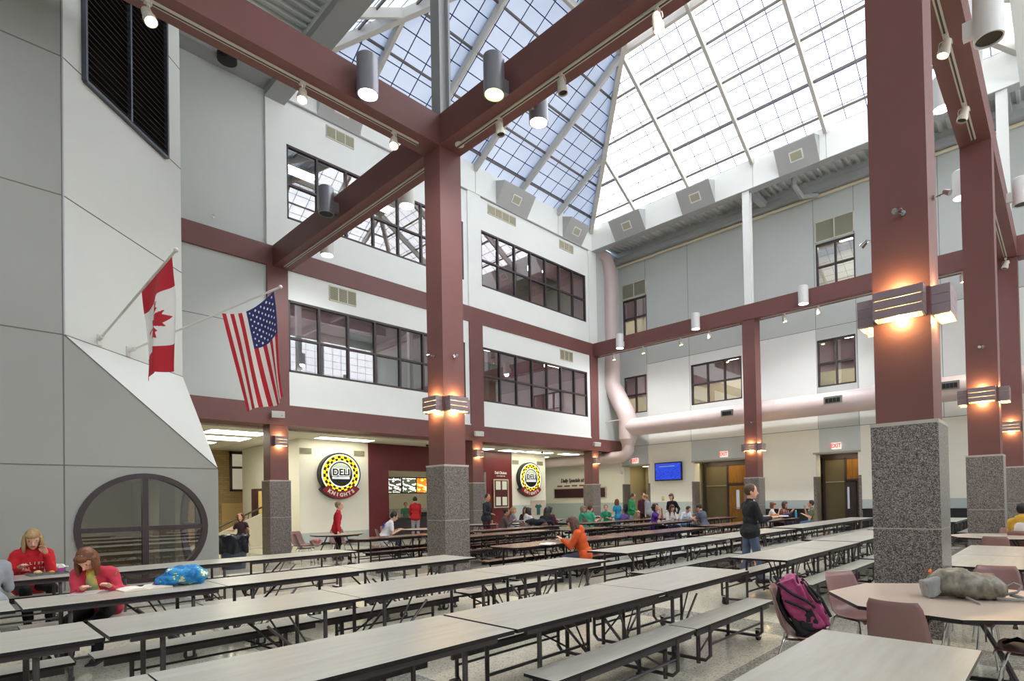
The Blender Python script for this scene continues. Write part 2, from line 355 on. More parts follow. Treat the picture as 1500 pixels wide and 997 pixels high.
def column(cx,cy,zt=Z2B,g=.335,r=.288,lab=''):
    root=empty('column',(cx,cy,0)); root['kind']='structure'; root['label']=lab
    b=MB().box(-g,g,-g,g,0,1.213).box(-g+.004,g-.004,-g+.004,g-.004,1.213,1.225,1).box(-g,g,-g,g,1.225,2.40)
    b.box(-g-.004,g+.004,-g-.004,g+.004,2.40,2.44,1)
    b.build('granite_base',[gran,mat('granite_cap',(188,182,172),.4)],root)
    MB().box(-r,r,-r,r,2.44,zt).build('column_shaft',red,root)
    return root
column(GX[0],GY[0],lab='tall maroon column on a granite base in the middle of the cafeteria')
column(GX[1],GY[0],lab='nearest maroon column on a dark granite base behind the pink chairs')
column(GX[1],GY[1],lab='maroon column second back on the right'); column(GX[1],24.6,lab='farthest maroon column at the right edge')
column(-10.39,24.6,lab='maroon column at the back wall beside the oak doors')
for y in (7.62,16.03,24.35):
    column(XL-.33,y,Z1B,lab='maroon column on a granite base carrying the left wall')
b=MB()
for y0,y1 in ((7.29,7.95),(15.65,16.40),(24.01,24.69)): b.box(XL-.36,XL-.0,y0,y1,Z1T,Z2B)
struct(b.build('column',red))
# white posts standing on the beams, up to the skylight kerb
for i,(x,y,m) in enumerate([(-10.35,7.755,steelg),(-10.39,24.5,white),(-1.38,24.5,white),(-1.38,7.755,steelg),(-1.38,16.05,white)]):
    b=MB(); b.box(x-.16,x+.16,y-.15,y-.10,Z2T,ZC); b.box(x-.16,x+.16,y+.10,y+.15,Z2T,ZC); b.box(x-.05,x+.05,y-.10,y+.10,Z2T,ZC)
    struct(b.build('column_post',m))
# ------------------------------------------------------------------ back wall (R)
def wall_back_R():
    b=MB(); t=.3; y0,y1=YR,YR+t
    ops=[(-19.3,-17.4),(-14.8,-11.4),(-8.63,-6.64)]; ZD=3.53
    wins=[(-19.05,-17.5,6.48,8.62),(-14.74,-11.92,6.48,8.62),(-8.35,-6.74,6.48,8.62),(-19.05,-17.4,10.9,13.1),(-8.3,-6.66,10.9,13.0)]
    # vertical strips: sort cut positions
    xs=sorted(set([-26,8]+[v for o in ops for v in o]+[v for w in wins for v in w[:2]]+[-17.5,-8.35,-6.7]))
    for a,c in zip(xs[:-1],xs[1:]):
        mid=(a+c)/2; cuts=[]
        for o in ops:
            if o[0]<mid<o[1]: cuts.append((0,ZD))
        for w in wins:
            if w[0]<mid<w[1]: cuts.append((w[2],w[3]))
        cuts.sort(); z=0; segs=[]
        for q in cuts: segs.append((z,q[0])); z=q[1]
        segs.append((z,16.2))
        blue = (-19.3<mid<-17.45) or (-8.4<mid<-6.6)
        for za,zb in segs:
            if zb-za<.01: continue
            lv=[za]+[k for k in (1.38,3.9,4.6,9.15) if za<k<zb]+[zb]
            for p,q in zip(lv[:-1],lv[1:]):
                zm=(p+q)/2
                mi=3 if zm<1.38 else ((2 if (-14.8<mid<-10.5 or blue) else 1) if zm<4.6 else (2 if (blue or zm>9.15) else 0))  # above the upper joint the grey paints in the shade under the deck
                b.box(a,c,y0,y1,p,q,mi)
    for x in (-17.46,-8.37,-6.68,-3.6,-14.8): b.box(x-.008,x+.008,y0-.004,y0,4.6,15.2,4)
    b.box(-17.4,8,y0-.004,y0,9.14,9.16,4); b.box(-26,8,y0-.004,y0,4.59,4.61,4)
    b.box(-26,8,y0-.03,y0,0,.12,5)
    o=b.build('wall_far',[white,cream,bluegrey,wains,groove,edgeblk]); struct(o)
    # reveals with granite lower part
    for i,(a,c) in enumerate(ops):
        r=MB()
        for x,s in ((a,-1),(c,1)):
            xa,xb=(x-.0,x+.12) if s<0 else (x-.12,x)
            r.box(xa,xb,y0-.02,y0+.6,0,2.44,1); r.box(xa,xb,y0,y0+.6,2.44,ZD,0)
        r.box(a,c,y0-.02,y0+.6,ZD-.08,ZD,2)
        struct(r.build('trim_%d'%(i+1),[cream,gran,mat('louvered_header',(168,166,152),.5)]))
wall_back_R()
window('y',YR,-19.05,-17.5,6.48,8.62,2,blinds=[(0,7.4),(1,7.4)])
window('y',YR,-14.74,-11.92,6.48,8.62,3,blinds=[(0,7.5),(1,7.5),(2,7.5)])
window('y',YR,-8.35,-6.74,6.48,8.62,2,blinds=[(0,7.2),(1,7.2)])
window('y',YR,-19.05,-17.4,10.9,13.1,2,blinds=[(0,11.9),(1,11.9)])
window('y',YR,-8.3,-6.66,10.9,13.0,2)
# vestibules behind the three doorways
def vestibules():
    vm=mat('vestibule_wall',(120,112,88),.6); wm=mat('corridor_cream',(214,204,168),.7)
    b=MB()
    b.box(-20,-4,YR+7,YR+7.1,0,3.6,1); b.box(-20,-4,YR+.3,YR+7,3.56,3.7,2)
    for x in (-19.5,-17.0,-15.1,-11.0,-9.0,-6.3): b.box(x-.08,x+.08,YR+.3,YR+7,0,3.6,1)
    struct(b.build('wall_corridor',[vm,wm,ceilm]))
    # door assembly 2: glass side light, oak doors with transom
    def assembly(n,xa,xs,xb,y,dark=False):
        root=empty('door_%d'%n,(0,0,0)); struct(root)
        f=MB()
        for x in (xa,xs,xb): f.box(x-.05,x+.05,y-.06,y+.06,0,3.3)
        f.box(xa,xb,y-.06,y+.06,3.24,3.34); f.box(xs,xb,y-.06,y+.06,2.22,2.32); f.box(xa,xs,y-.05,y+.05,2.18,2.22,1)
        f.build('door_frame',[frame,mat('pale_rail',(188,176,140),.5)],root)
        MB().box(xa+.05,xs-.05,y-.01,y+.01,.02,3.24).build('side_light',mat('smoked_glass_panel',(118,108,80),.15,noise_amt=.08,nscale=.8),root)
        MB().box(xs+.05,xb-.05,y-.02,y+.02,2.32,3.24).build('transom_panel',oak,root)
        xm=(xs+xb)/2
        for k,(p,q) in enumerate(((xs+.05,xm-.015),(xm+.015,xb-.05))):
            g=0.17
            d=MB()
            if dark and k==0: c=(p+q)/2; 
            c=q-.38 if k==0 else p+.38
            d.box(p,c-.09,y-.022,y+.022,.01,2.2); d.box(c+.09,q,y-.022,y+.022,.01,2.2); d.box(c-.09,c+.09,y-.022,y+.022,.01,.95); d.box(c-.09,c+.09,y-.022,y+.022,1.95,2.2)
            lf=d.build('door_leaf',oak if not dark else frame,root)
            MB().box(c-.09,c+.09,y-.008,y+.008,.95,1.95).build('door_pane',mat('glowing_door_pane',(150,150,140),.1,emit=(225,230,250),es=.9 if dark else .12),lf)  # pane glows by itself in place of light from beyond the door
            MB().bar((p+.1,y-.06,1.02),(q-.1,y-.06,1.02),.03).build('push_bar',chrome,lf)
    assembly(1,-14.68,-13.4,-11.52,YR+1.3)
    assembly(2,-8.55,-7.62,-6.72,YR+1.3,dark=True)
    # gap fillers above
    b=MB(); b.box(-14.8,-11.4,YR+1.25,YR+1.35,3.34,3.56); b.box(-8.63,-6.64,YR+1.25,YR+1.35,3.34,3.56)
    b.box(-19.3,-17.4,YR+2.4,YR+2.5,0,3.56,1)
    struct(b.build('wall_transom',[frame,wm]))
    for x in (-18.75,-17.95):
        r=empty('framed_picture',(x,YR+2.38,2.15)); tag(r,'tall dark framed picture, %s of the pair in the left doorway'%('left' if x<-18.4 else 'right'),'picture','pair of framed pictures')
        f=MB(); f.box(-.32,.32,-.03,.02,.55,.62); f.box(-.32,.32,-.03,.02,-.62,-.55); f.box(-.32,-.25,-.03,.02,-.55,.55); f.box(.25,.32,-.03,.02,-.55,.55); f.build('picture_frame',mat('brass_brown_frame',(78,56,26),.35,metal=.4),r)
        p=MB(); p.box(-.25,.25,-.015,.01,-.55,.55); p.build('picture_panel',mat('dark_plaque',(96,72,44),.5,noise_amt=.4,nscale=7,c2=(56,40,26)),r)
    fl=emis('fluorescent_tube_light',(255,252,235),13)
    for x,y,w in ((-13.6,YR+.75,1.0),(-7.4,YR+.75,.75),(-18.3,YR+1.4,.5)):
        r=empty('ceiling_light',(x,y,3.53)); tag(r,'long narrow ceiling light inside the doorway recess','ceiling light','doorway recess ceiling lights')
        MB().box(-w,w,-.1,.1,-.05,.02).build('light_frame',whitepl,r); MB().box(-w+.03,w-.03,-.08,.08,-.06,-.045).build('diffuser',emis('warm_diffuser_light',(255,235,190),5),r)
vestibules()
# ------------------------------------------------------------------ arcade under the left wall
def arcade():
    XD=-22.1
    b=MB()   # deli walls in plane XD
    # cream block left
    for (ya,yb,zw) in ((9.5,12.5,.5),(20.8,23.4,1.36)):
        b.box(XD-.2,XD,ya,yb,zw,4.2,0); b.box(XD-.2,XD,ya,yb,0,zw,1); b.box(XD,XD+.02,ya,yb,0,.1,3)
    b.box(XD-6,XD-.2,9.5,9.6,0,4.2,0)
    # return walls of recess
    b.box(XD-4,XD-.2,23.3,23.4,0,4.2,2)
    # maroon serving front with opening
    b.box(XD-.35,XD-.02,12.5,13.4,0,4.2,4); b.box(XD-.35,XD-.02,13.4,18.9,3.05,4.2,4); b.box(XD-.35,XD-.02,18.9,20.8,0,4.2,4)
    b.box(XD-.02,XD+.05,12.42,12.5,0,4.2,4);
    b.box(XD-.12,XD+.0,18.85,18.98,0,3.1,6)
    struct(b.build('wall_deli',[cream,wains,bluegrey,edgeblk,maroonw,mat('dark_counter_front',(62,56,58),.4),mat('brushed_aluminium',(150,145,138),.35,metal=.6)]))
    kb=MB(); kb.box(-27.2,-27,12.5,20.8,0,4.2); kb.box(-27,XD-.35,12.4,12.5,0,4.2); kb.box(-27,XD-.35,20.8,20.9,0,4.2)
    struct(kb.build('wall_kitchen',mat('kitchen_wall',(206,200,176),.5)))
    # brick wall far left with opening for window, and passage
    bb=MB(); XBk=-29
    bb.box(XBk-.2,XBk,-9,9.25,0,4.2); bb.box(XBk-.2,XBk,9.25,12.4,0,2.3); bb.box(XBk-.2,XBk,9.25,12.4,4.15,4.2)
    struct(bb.build('wall_brick',brick_mat()))
    bb=MB().box(XBk,XBk+.03,8.9,10.4,0,1.75).build('wall_alcove',mat('tan_alcove',(196,168,112),.7)); struct(bb)
    MB().box(-34,-33.9,-9,13,0,4.2).build('wall_distant',cream)['kind']='structure'
    window('x',XBk+.1,9.25,12.4,2.3,4.15,2,recess=.1,fr=.1,railz=3.42)
    MB().box(XBk-1.6,XBk-1.5,9,12.5,2.2,4.2).build('wall_glowing_room',mat('glowing_room_wall',(226,220,196),.8,emit=(226,220,190),es=.25))['kind']='structure'  # wall surface glows by itself, standing in for room light
    # cream door frame strip / cabinets seen right of the first left column
    c=MB(); c.box(-24.9,-24.3,8.75,9.48,0,2.3); struct(c.build('trim_4',mat('cabinet_backing',(60,34,38),.5)))
    r=empty('tall_cabinet',(-24.2,9.1,0)); tag(r,'pale yellow wooden cabinet stack seen beside the leftmost granite column','cabinet')
    MB().box(-.1,.05,-.3,.32,1.25,2.2).build('upper_cabinet_door',mat('birch_panel',(220,190,120),.5),r)
    MB().box(-.1,.05,-.3,.32,.0,.62).build('lower_cabinet_door',mat('birch_panel',(220,190,120),.5),r)
    MB().box(-.1,.02,-.3,.32,.62,1.25).box(.02,.06,-.3,.32,.85,.98).build('shelf_equipment',mat('equipment_grey',(150,145,130),.4),r)
    # far part beyond deli 2
    d=MB(); d.box(-26.1,-25.9,23.4,27.2,0,5,0); d.box(-25.9,-25.87,23.5,24.9,0,2.6,1); struct(d.build('wall_side',[bluegrey,wains]))
    ce=MB(); ce.box(-34,XL-1.0,-9,25.3,4.2,4.26); ce.box(-26,XL-.5,25.3,27.2,4.95,5.0,0); ce.box(-26,XL-.4,25.3,25.36,4.2,5.0,0)
    struct(ce.build('ceiling',lines_mat('ceiling_tile_grid',(226,224,210),(186,182,168),1.22,1.22,.02,.8)))
    # deli recess bottom of the ceiling light panels
    fl=emis('ceiling_panel_light',(255,250,225),4.2)
    for i,(x,y,sx,sy) in enumerate([(-25.6,7.0,.3,.6),(-23.6,7.2,.6,.9),(-21.6,7.1,.55,.9),(-21.3,11.0,.3,1.1),(-21.3,20.0,.3,.6),(-21.2,21.9,.3,.9),(-21.0,24.2,.3,.6),(-23.4,24.2,.3,.6),(-21.3,18.1,.3,.5),(-24.5,14.5,.3,.6),(-24.5,18.5,.3,.6)]):
        r=empty('ceiling_light',(x,y,4.2)); tag(r,'flat white rectangular ceiling light panel under the left walkway ceiling','ceiling light','walkway ceiling light panels')
        MB().box(-sx-.04,sx+.04,-sy-.04,sy+.04,-.02,.02).build('light_frame',whitepl,r); MB().box(-sx,sx,-sy,sy,-.03,-.018).build('diffuser',fl,r)
    for i,(x,y,lab) in enumerate([(XL-.9,17.6,'near'),(XL-.9,13.3,'mid')]):
        pass
arcade()
# ------------------------------------------------------------------ skylight, kerb, deck
X0,X1,Y0,Y1=XL,-.85,7.9,YB
AX,AY=(X0+X1)/2,(Y0+Y1)/2
def hipz():
    # slope height from where the first big rafters meet
    return 2.0
KH=0.62*2.73*3      # apex height above kerb
def zat(x,y):
    fx=min((x-X0)/(AX-X0),(X1-x)/(X1-AX)); fy=min((y-Y0)/(AY-Y0),(Y1-y)/(Y1-AY)); return ZK+KH*min(fx,fy)
def skylight():
    root=empty('skylight'); struct(root); root['label']='large pyramid skylight of translucent white panels'
    gl=lines_mat('translucent_panel',(236,240,246),(50,58,88),.76,.60,.038,kind='glaze')
    apex=(AX,AY,ZK+KH)
    cor=[(X0,Y0,ZK),(X1,Y0,ZK),(X1,Y1,ZK),(X0,Y1,ZK)]
    for k in range(4):
        a,b=Vector(cor[k]),Vector(cor[(k+1)%4]); ap=Vector(apex)
        me=bpy.data.meshes.new('glazing_slope'); me.from_pydata([a,b,ap],[],[(0,1,2)]); uv=me.uv_layers.new(name='UVMap')
        e=(b-a).normalized(); n=(b-a).cross(ap-a).normalized(); s=n.cross(e)
        for i,p in enumerate((a,b,ap)): uv.data[i].uv=((p-a).dot(e),(p-a).dot(s))
        me.materials.append(gl); o=bpy.data.objects.new('glazing_slope',me); COL.objects.link(o); o.parent=root
    up=Vector((0,0,1))
    for c in cor: 
        MB().bar(Vector(c)+Vector((0,0,-.15)),Vector(apex)+Vector((0,0,-.15)),.2,.42).build('hip_rafter',rafterm,root)
    def rafter(p,q,w=.13,h=.34): MB().bar(Vector(p)+Vector((0,0,-.14)),Vector(q)+Vector((0,0,-.14)),w,h).build('rafter',rafterm,root)
    nx=[X0+(X1-X0)*i/6 for i in range(1,6)]; ny=[Y0+(Y1-Y0)*i/6 for i in range(1,6)]
    for x in nx:
        f=min((x-X0)/(AX-X0),(X1-x)/(X1-AX))
        for ye,s in ((Y1,-1),(Y0,1)):
            y=ye+s*f*(Y1-Y0)/2; rafter((x,ye,ZK),(x,y,ZK+KH*f))
    for y in ny:
        f=min((y-Y0)/(AY-Y0),(Y1-y)/(Y1-AY))
        for xe,s in ((X0,1),(X1,-1)):
            x=xe+s*f*(X1-X0)/2; rafter((xe,y,ZK),(x,y,ZK+KH*f))
    # ring purlins: heavy one at two thirds, thin dark ones between
    def ring(f,w,h,mt,nm,dz):
        P=[Vector((X0+(AX-X0)*f,Y0+(AY-Y0)*f,ZK+KH*f+dz)),Vector((X1-(X1-AX)*f,Y0+(AY-Y0)*f,ZK+KH*f+dz)),Vector((X1-(X1-AX)*f,Y1-(Y1-AY)*f,ZK+KH*f+dz)),Vector((X0+(AX-X0)*f,Y1-(Y1-AY)*f,ZK+KH*f+dz))]
        b=MB()
        for i in range(4): b.bar(P[i],P[(i+1)%4],w,h)
        b.build(nm,mt,root)
    ring(.667,.14,.28,rafterm,'ring_beam',-.12)
    for f in (.055,.2,.36,.52,.83): ring(f,.05,.09,mat('purlin_dark',(98,92,86),.5),'purlin',-.06)
skylight()
def kerb():
    b=MB(); t=.34
    b.box(X0-t,X0+.04,Y0-t,Y1+t,ZC,ZK); b.box(X1-.04,X1+t,Y0-t,Y1+t,ZC,ZK)
    b.box(X0+.04,X1-.04,Y1,Y1+t,ZC,ZK); b.box(X0+.04,X1-.04,Y0-t,Y0,ZC,ZK)
    b.box(X0+.04,X1-.04,Y1-.002,Y1+t+.1,ZC-.02,ZC,1); b.box(X0,X1,Y0-t-.3,Y0,ZC-.25,ZC,2)
    for x in [X0+(X1-X0)*i/6 for i in range(1,6)]:
        b.box(x-.006,x+.006,Y1-.004,Y1,ZC,ZK,3)
    for y in [Y0+(Y1-Y0)*i/6 for i in range(1,6)]: b.box(X0+.04,X0+.044,y-.006,y+.006,ZC,ZK,3)
    o=b.build('ceiling_kerb',[white,steelg,steelg,groove]); struct(o)
    # wedge shaped air boxes on the kerb
    def wedge(kind,a0,a1,lab):
        c=(a0+a1)/2; h=(a1-a0)/2
        r=empty('air_diffuser_box',(c,Y1,ZC) if kind=='y' else (X0+.04,c,ZC),0 if kind=='y' else PI/2)
        tag(r,lab,'air diffuser','wedge shaped diffuser boxes around the skylight kerb')
        # local: x along wall, -y into the room (y) ; for rz=90 local -y = +x
        top=.62; d=.62
        w=MB(); vs=[(-h,0,0),(h,0,0),(h,-d,top*1.35),(-h,-d,top*1.35),(-h,0,top*1.7),(h,0,top*1.7)]
        w.add(vs,[(0,1,2,3),(3,2,5,4),(0,3,4),(1,5,2),(0,4,5,1)])
        w.build('box_shell',[mat('diffuser_box_grey',(176,178,176),.5)],r)
        n=Vector((0,-top*1.35,-d)).normalized(); u=Vector((0,-d,top*1.35)).normalized(); cc=Vector((0,-d*.5,top*.68))+n*.012
        g=MB().obox(cc,Vector((1,0,0)),u,n,.27,.2,.012)
        g.build('grille_frame',whitepl,r)
        g=MB().obox(cc+n*.012,Vector((1,0,0)),u,n,.22,.15,.004); g.build('grille',louver,r)
        g=MB().obox((0,-d*.5,top*1.54),Vector((1,0,0)),Vector((0,1,.0)),Vector((0,0,1)),.25,.05,.01); g.build('top_slot',louver,r)
    wedge('y',-17.5,-15.6,'grey diffuser box on the skylight kerb nearest the far corner, back side')
    wedge('y',-13.5,-11.8,'grey diffuser box on the back skylight kerb, middle one above the white post')
    wedge('y',-8.85,-7.2,'grey diffuser box on the back skylight kerb left of the nearest column')
    wedge('x',17.3,19.3,'grey diffuser box on the left skylight kerb above the four-slot vent')
    wedge('x',21.9,23.4,'grey diffuser box on the left skylight kerb nearest the far corner')
    wedge('x',9.0,10.6,'grey diffuser box on the left skylight kerb behind the long maroon beam')
kerb()
def deck_patch(name,x0,x1,y0,y1,z=15.95,per=.3):
    b=MB(); n=int((x1-x0)/per); prof=[]
    for i in range(n+1):
        x=x0+i*per; prof+= [(x,z+.09),(x+per*.42,z+.09),(x+per*.55,z),(x+per*.87,z)]
    vs=[(p[0],y0,p[1]) for p in prof]+[(p[0],y1,p[1]) for p in prof]; k=len(prof)
    b.add(vs,[(i,i+1,k+i+1,k+i) for i in range(k-1)]); b.box(x0,x1,y0,y1,z+.12,z+.2)
    struct(b.build(name,deck))
deck_patch('ceiling_deck',X0-.4,8,YB+.34,27.1)
deck_patch('ceiling_deck',-34,8,-9,Y0-.34)
deck_patch('ceiling_deck',X1+.34,8,Y0-.34,YB+.34)
# steel around the deck
for (a,b,c,d,z0,z1) in [(-20,8,26.55,26.95,15.2,15.5),(-10.6,-10.3,24.7,27,15.35,15.6),(-1.5,-1.2,24.7,27,15.35,15.6),(XL-.1,XL+.5,-9,7.3,15.25,15.6),(2.8,3.1,7,25,15.3,15.9),(X1+.5,8,16.0,16.2,15.4,15.9),(X1+.5,8,12.0,12.2,15.4,15.9),(X1+.5,8,20.2,20.4,15.4,15.9)]:
    struct(MB().box(a,b,c,d,z0,z1).build('beam_steel',steelg))
struct(MB().tube([(-20,26.85,15.1),(-9.3,26.85,15.1),(-8.4,26.85,15.1),(8,26.85,15.1)],.07,8).build('trim_5',mat('cream_pipe',(214,204,178),.5),None,True))
tag(MB().tube([(-8.6,25.2,15.75),(-8.6,25.3,15.2),(-8.5,26,14.9),(-8.1,26.75,15.1)],.11,8).build('roof_drain_pipe',steelg,None,True),'grey bent drain pipe dropping from the deck beside the back skylight kerb','pipe')
# ------------------------------------------------------------------ tower block on the left
TX=-12.0; TA=1.42; TC=3.63; TZ=4.45; TL=2.34
def tower():
    b=MB(); wc,wz,wr=2.33+.14,1.27,.93
    # work out window circle from the photo's extent at this plane
    wc,wz,wr=2.48,1.26,.91
    # front face with round hole
    n=48; hs=wr+.03
    def hole_face(P,uc,vc,u0,u1,v0,v1,r):
        """P maps (u,v) to a point; square frame around the hole then border"""
        vs=[];fs=[]
        for i in range(n):
            t=2*PI*i/n; c,s=math.cos(t),math.sin(t); k=1/max(abs(c),abs(s)); vs.append(P(uc+r*c,vc+r*s)); vs.append(P(uc+hs*1.06*c*k,vc+hs*1.06*s*k))
        for i in range(n):
            j=(i+1)%n; fs.append((2*i,2*i+1,2*j+1,2*j))
        b.add(vs,fs); q=hs*1.06
        for (a,c,d,e) in ((u0,uc-q,v0,v1),(uc+q,u1,v0,v1),(uc-q,uc+q,v0,vc-q),(uc-q,uc+q,vc+q,v1)):
            b.add([P(a,d),P(c,d),P(c,e),P(a,e)],[(0,1,2,3)])
    hole_face(lambda u,v:(TX,u,v),wc,wz,TA,TC,0,TL,wr)
    b.box(TX-.3,TX,-9,TA,0,16.2)
    # slanted part of front between TL and TZ : polygon A(1.42,4.45)-(1.42,2.34)-(3.63,2.34)
    b.add([(TX,TA,TL),(TX,TC,TL),(TX,TA,TZ)],[(0,1,2)])
    Bx,By=TX-(TC-TA),TC
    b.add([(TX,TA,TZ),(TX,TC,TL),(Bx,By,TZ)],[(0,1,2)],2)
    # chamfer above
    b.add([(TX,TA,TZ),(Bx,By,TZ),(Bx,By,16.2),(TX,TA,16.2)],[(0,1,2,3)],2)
    # side wall y=TC going -x, round window too
    hole_face(lambda u,v:(u,TC,v),-13.2,wz,TX-2.9,TX,0,TL,wr)
    b.add([(TX,TC,TL),(TX-2.9,TC,TL),(TX-2.9,TC,TZ),(Bx,By,TZ)],[(0,1,2,3)])
    b.box(-34,TX-2.9,TC-.3,TC,0,TZ); b.box(-34,Bx,TC-.3,TC,TZ,16.2); b.box(Bx-.3,Bx,TC-.3,TC,TZ,16.2)
    # panel joints
    g=.009
    for z in (2.335,4.45,6.72,9.0,11.2,13.5): b.box(TX,TX+.004,-9,TA if z>2.4 else TC,z-g,z+g,1)
    for y in (TA-.012,-3.2): b.box(TX,TX+.004,y-g,y+g,0,16.2,1)
    e=Vector((-1,1,0)).normalized(); nn=Vector((1,1,0)).normalized(); L=(TC-TA)*math.sqrt(2)
    for z in (4.45,6.72,9.0,11.2,13.5): b.obox(Vector((TX,TA,z))+e*L/2,e,nn,Vector((0,0,1)),L/2,.004,g,1)
    b.bar((TX+.002,TA,TZ),(TX+.002,TC,TL),.014,.014,1); b.bar((TX,TA,TZ),(TX,TA,16),.02,.02,3)
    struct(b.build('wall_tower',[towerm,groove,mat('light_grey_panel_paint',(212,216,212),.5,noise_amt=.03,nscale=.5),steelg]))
    # interior of the booth behind the round window
    r=MB(); im=mat('booth_interior',(150,138,112),.8,noise_amt=.1,nscale=.6)
    r.box(TX-5.5,TX-5.4,-2,TC-.3,0,2.25); r.box(TX-5.4,TX-.02,-2.1,-2,0,2.25); r.box(TX-5.5,TX-.02,-2,TC-.02,2.24,2.3); 
    struct(r.build('wall_booth',im))
    lr=empty('ceiling_light',(TX-2.6,1.6,2.22)); tag(lr,'ceiling light inside the grey booth behind the round window','ceiling light')
    MB().box(-.3,.3,-.6,.6,-.03,.0).build('light_frame',whitepl,lr); MB().box(-.26,.26,-.56,.56,-.04,-.03).build('diffuser',emis('booth_lamp',(255,236,200),4.5),lr)
    def roundwin(c,rz,side):
        root=empty('window_%d'%(20+side),c,rz); struct(root)
        f=MB(); nn=48; o,i_=.965,.875
        vs=[];fs=[]
        for k in range(nn):
            t=2*PI*k/nn
            for rr,dd in ((o,.03),(i_,.03),(i_,-.09),(o,-.09)): vs.append((dd,rr*math.cos(t),rr*math.sin(t)))
        for k in range(nn):
            j=(k+1)%nn
            for q in range(4): fs.append((4*k+q,4*k+(q+1)%4,4*j+(q+1)%4,4*j+q))
        f.add(vs,fs); f.box(-.06,.025,-.045,.045,-.9,.9); f.box(-.055,.021,-.9,-.045,-.04,.04).box(-.055,.021,.045,.9,-.04,.04)
        f.build('window_frame',mat('round_window_frame',(58,46,48),.4),root,True)
        g=MB(); vs=[(-.02,.89*math.cos(2*PI*k/nn),.89*math.sin(2*PI*k/nn)) for k in range(nn)]; g.add(vs,[tuple(range(nn))]); g.build('pane',glass,root)
    roundwin((TX,wc,wz),0,0); roundwin((-13.2,TC,wz),PI/2,1)
    # tall louvre in the chamfer
    lv=empty('wall_louver'); struct(lv)
    a=Vector((TX,TA,0))+e*.42; w=2.18
    za,zb=8.92,15.6
    f=MB(); P=lambda s,z,d: a+e*s+nn*d+Vector((0,0,z))
    f.add([P(0,za,.006),P(w,za,.006),P(w,zb,.006),P(0,zb,.006)],[(0,1,2,3)]); f.build('louver_back',mat('louver_dark_void',(10,9,10),.9),lv)
    f=MB()
    for s in (0,w/2,w): f.obox(P(s,(za+zb)/2,.04),e,nn,Vector((0,0,1)),.022,.04,(zb-za)/2)
    f.obox(P(w/2,za,.04),e,nn,Vector((0,0,1)),w/2,.04,.025); f.build('louver_frame',mat('louver_frame_grey',(84,88,96),.4,metal=.4),lv)
    s=MB(); z=za+.1
    tilt=(Vector((0,0,1))*.8+nn*-.6).normalized(); t2=tilt.cross(e)
    while z<zb:
        s.obox(P(w/2,z,.04),e,tilt,t2,w/2,.045,.004); z+=.115
    o=s.build('louver_slats',mat('louver_slat_dark',(58,50,58),.35,metal=.3),lv)
tower()
# sun, sky
w=bpy.data.worlds.new('sky'); SC.world=w; w.use_nodes=True; nt=w.node_tree
bg=nt.nodes['Background']; st=nt.nodes.new('ShaderNodeTexSky'); st.sky_type='NISHITA'; st.sun_elevation=math.radians(30); st.sun_rotation=math.radians(0); st.sun_disc=False
st.air_density=1; st.dust_density=2; st.ozone_density=1.5
nt.links.new(st.outputs[0],bg.inputs['Color']); bg.inputs['Strength'].default_value=.092
sl=bpy.data.lights.new('sun','SUN'); sl.energy=7; sl.angle=math.radians(3); sl.color=(1,.97,.92); so=bpy.data.objects.new('sun',sl); COL.objects.link(so)
so.rotation_euler=Vector((-.75,-.45,-.45)).to_track_quat('-Z','Y').to_euler()
SC.view_settings.exposure=1.55
SC.cycles.max_bounces=8; SC.cycles.diffuse_bounces=5; SC.cycles.glossy_bounces=3; SC.cycles.transparent_max_bounces=8; SC.cycles.sample_clamp_indirect=6; SC.cycles.use_denoising=True; SC.cycles.caustics_reflective=False; SC.cycles.caustics_refractive=False
# ------------------------------------------------------------------ lamps
lampw=emis('lamp_disc_white',(250,252,255),14); lampwarm=emis('lamp_disc_warm',(255,214,150),14)
cylm=mat('downlight_housing_grey',(150,150,158),.3,metal=.5); cylw=mat('downlight_housing_white',(226,226,224),.4)
def spotlamp(loc,e,col=(1,.97,.92),ang=150,parent=None,rot=None,r=.12):
    l=bpy.data.lights.new('lamp','SPOT'); l.energy=e; l.color=col; l.spot_size=math.radians(ang); l.spot_blend=1; l.shadow_soft_size=r
    o=bpy.data.objects.new('lamp_bulb',l); COL.objects.link(o); o.location=loc
    if rot: o.rotation_euler=rot
    if parent is not None: o.parent=parent
    return o
def pointlamp(loc,e,col,r=.04,parent=None):
    l=bpy.data.lights.new('lamp','POINT'); l.energy=e; l.color=col; l.shadow_soft_size=r
    o=bpy.data.objects.new('lamp_bulb',l); COL.objects.link(o); o.location=loc
    if parent is not None: o.parent=parent
    return o
KE=108
def downlight(x,y,z,bd,label,lit=True,m=None,h=.74,r=.2,e=1,lens=None):
    """cylinder hanging beside a beam; bd = unit direction towards the beam"""
    root=empty('downlight',(x,y,z)); tag(root,label,'downlight','cylinder downlights on the maroon beams')
    n=28; prof=[(0,h),(r-.03,h),(r,h-.03),(r,0),(r-.022,0),(r-.022,.06),(0,.06)]
    MB().lathe(prof,n=n).build('lamp_housing',m or cylm,root,True)
    bx,by=bd; b=MB(); b.bar((bx*(r-.01),by*(r-.01),.28),(bx*(r+.13),by*(r+.13),.28),.12,.26); b.build('wall_bracket',m or cylm,root)
    MB().cyl((0,0,.03),(0,0,.055),r-.024,24).build('lamp_lens',(lens or lampw) if lit else black,root)
    if lit: spotlamp((0,0,-.02),KE*e,(.97,.98,1),165,root)
    return root
yf=7.465-.33; yb=8.045+.33
p=onx(539,139,-9.73); downlight(-9.73,p.y,p.z,(-1,0),'grey cylinder downlight on the beam left of the central column, glowing white')
p=ony(724,139,yf); downlight(p.x,yf,p.z,(0,1),'grey cylinder downlight right of the central column with a greenish glow',lens=emis('lamp_disc_green',(190,255,120),4))
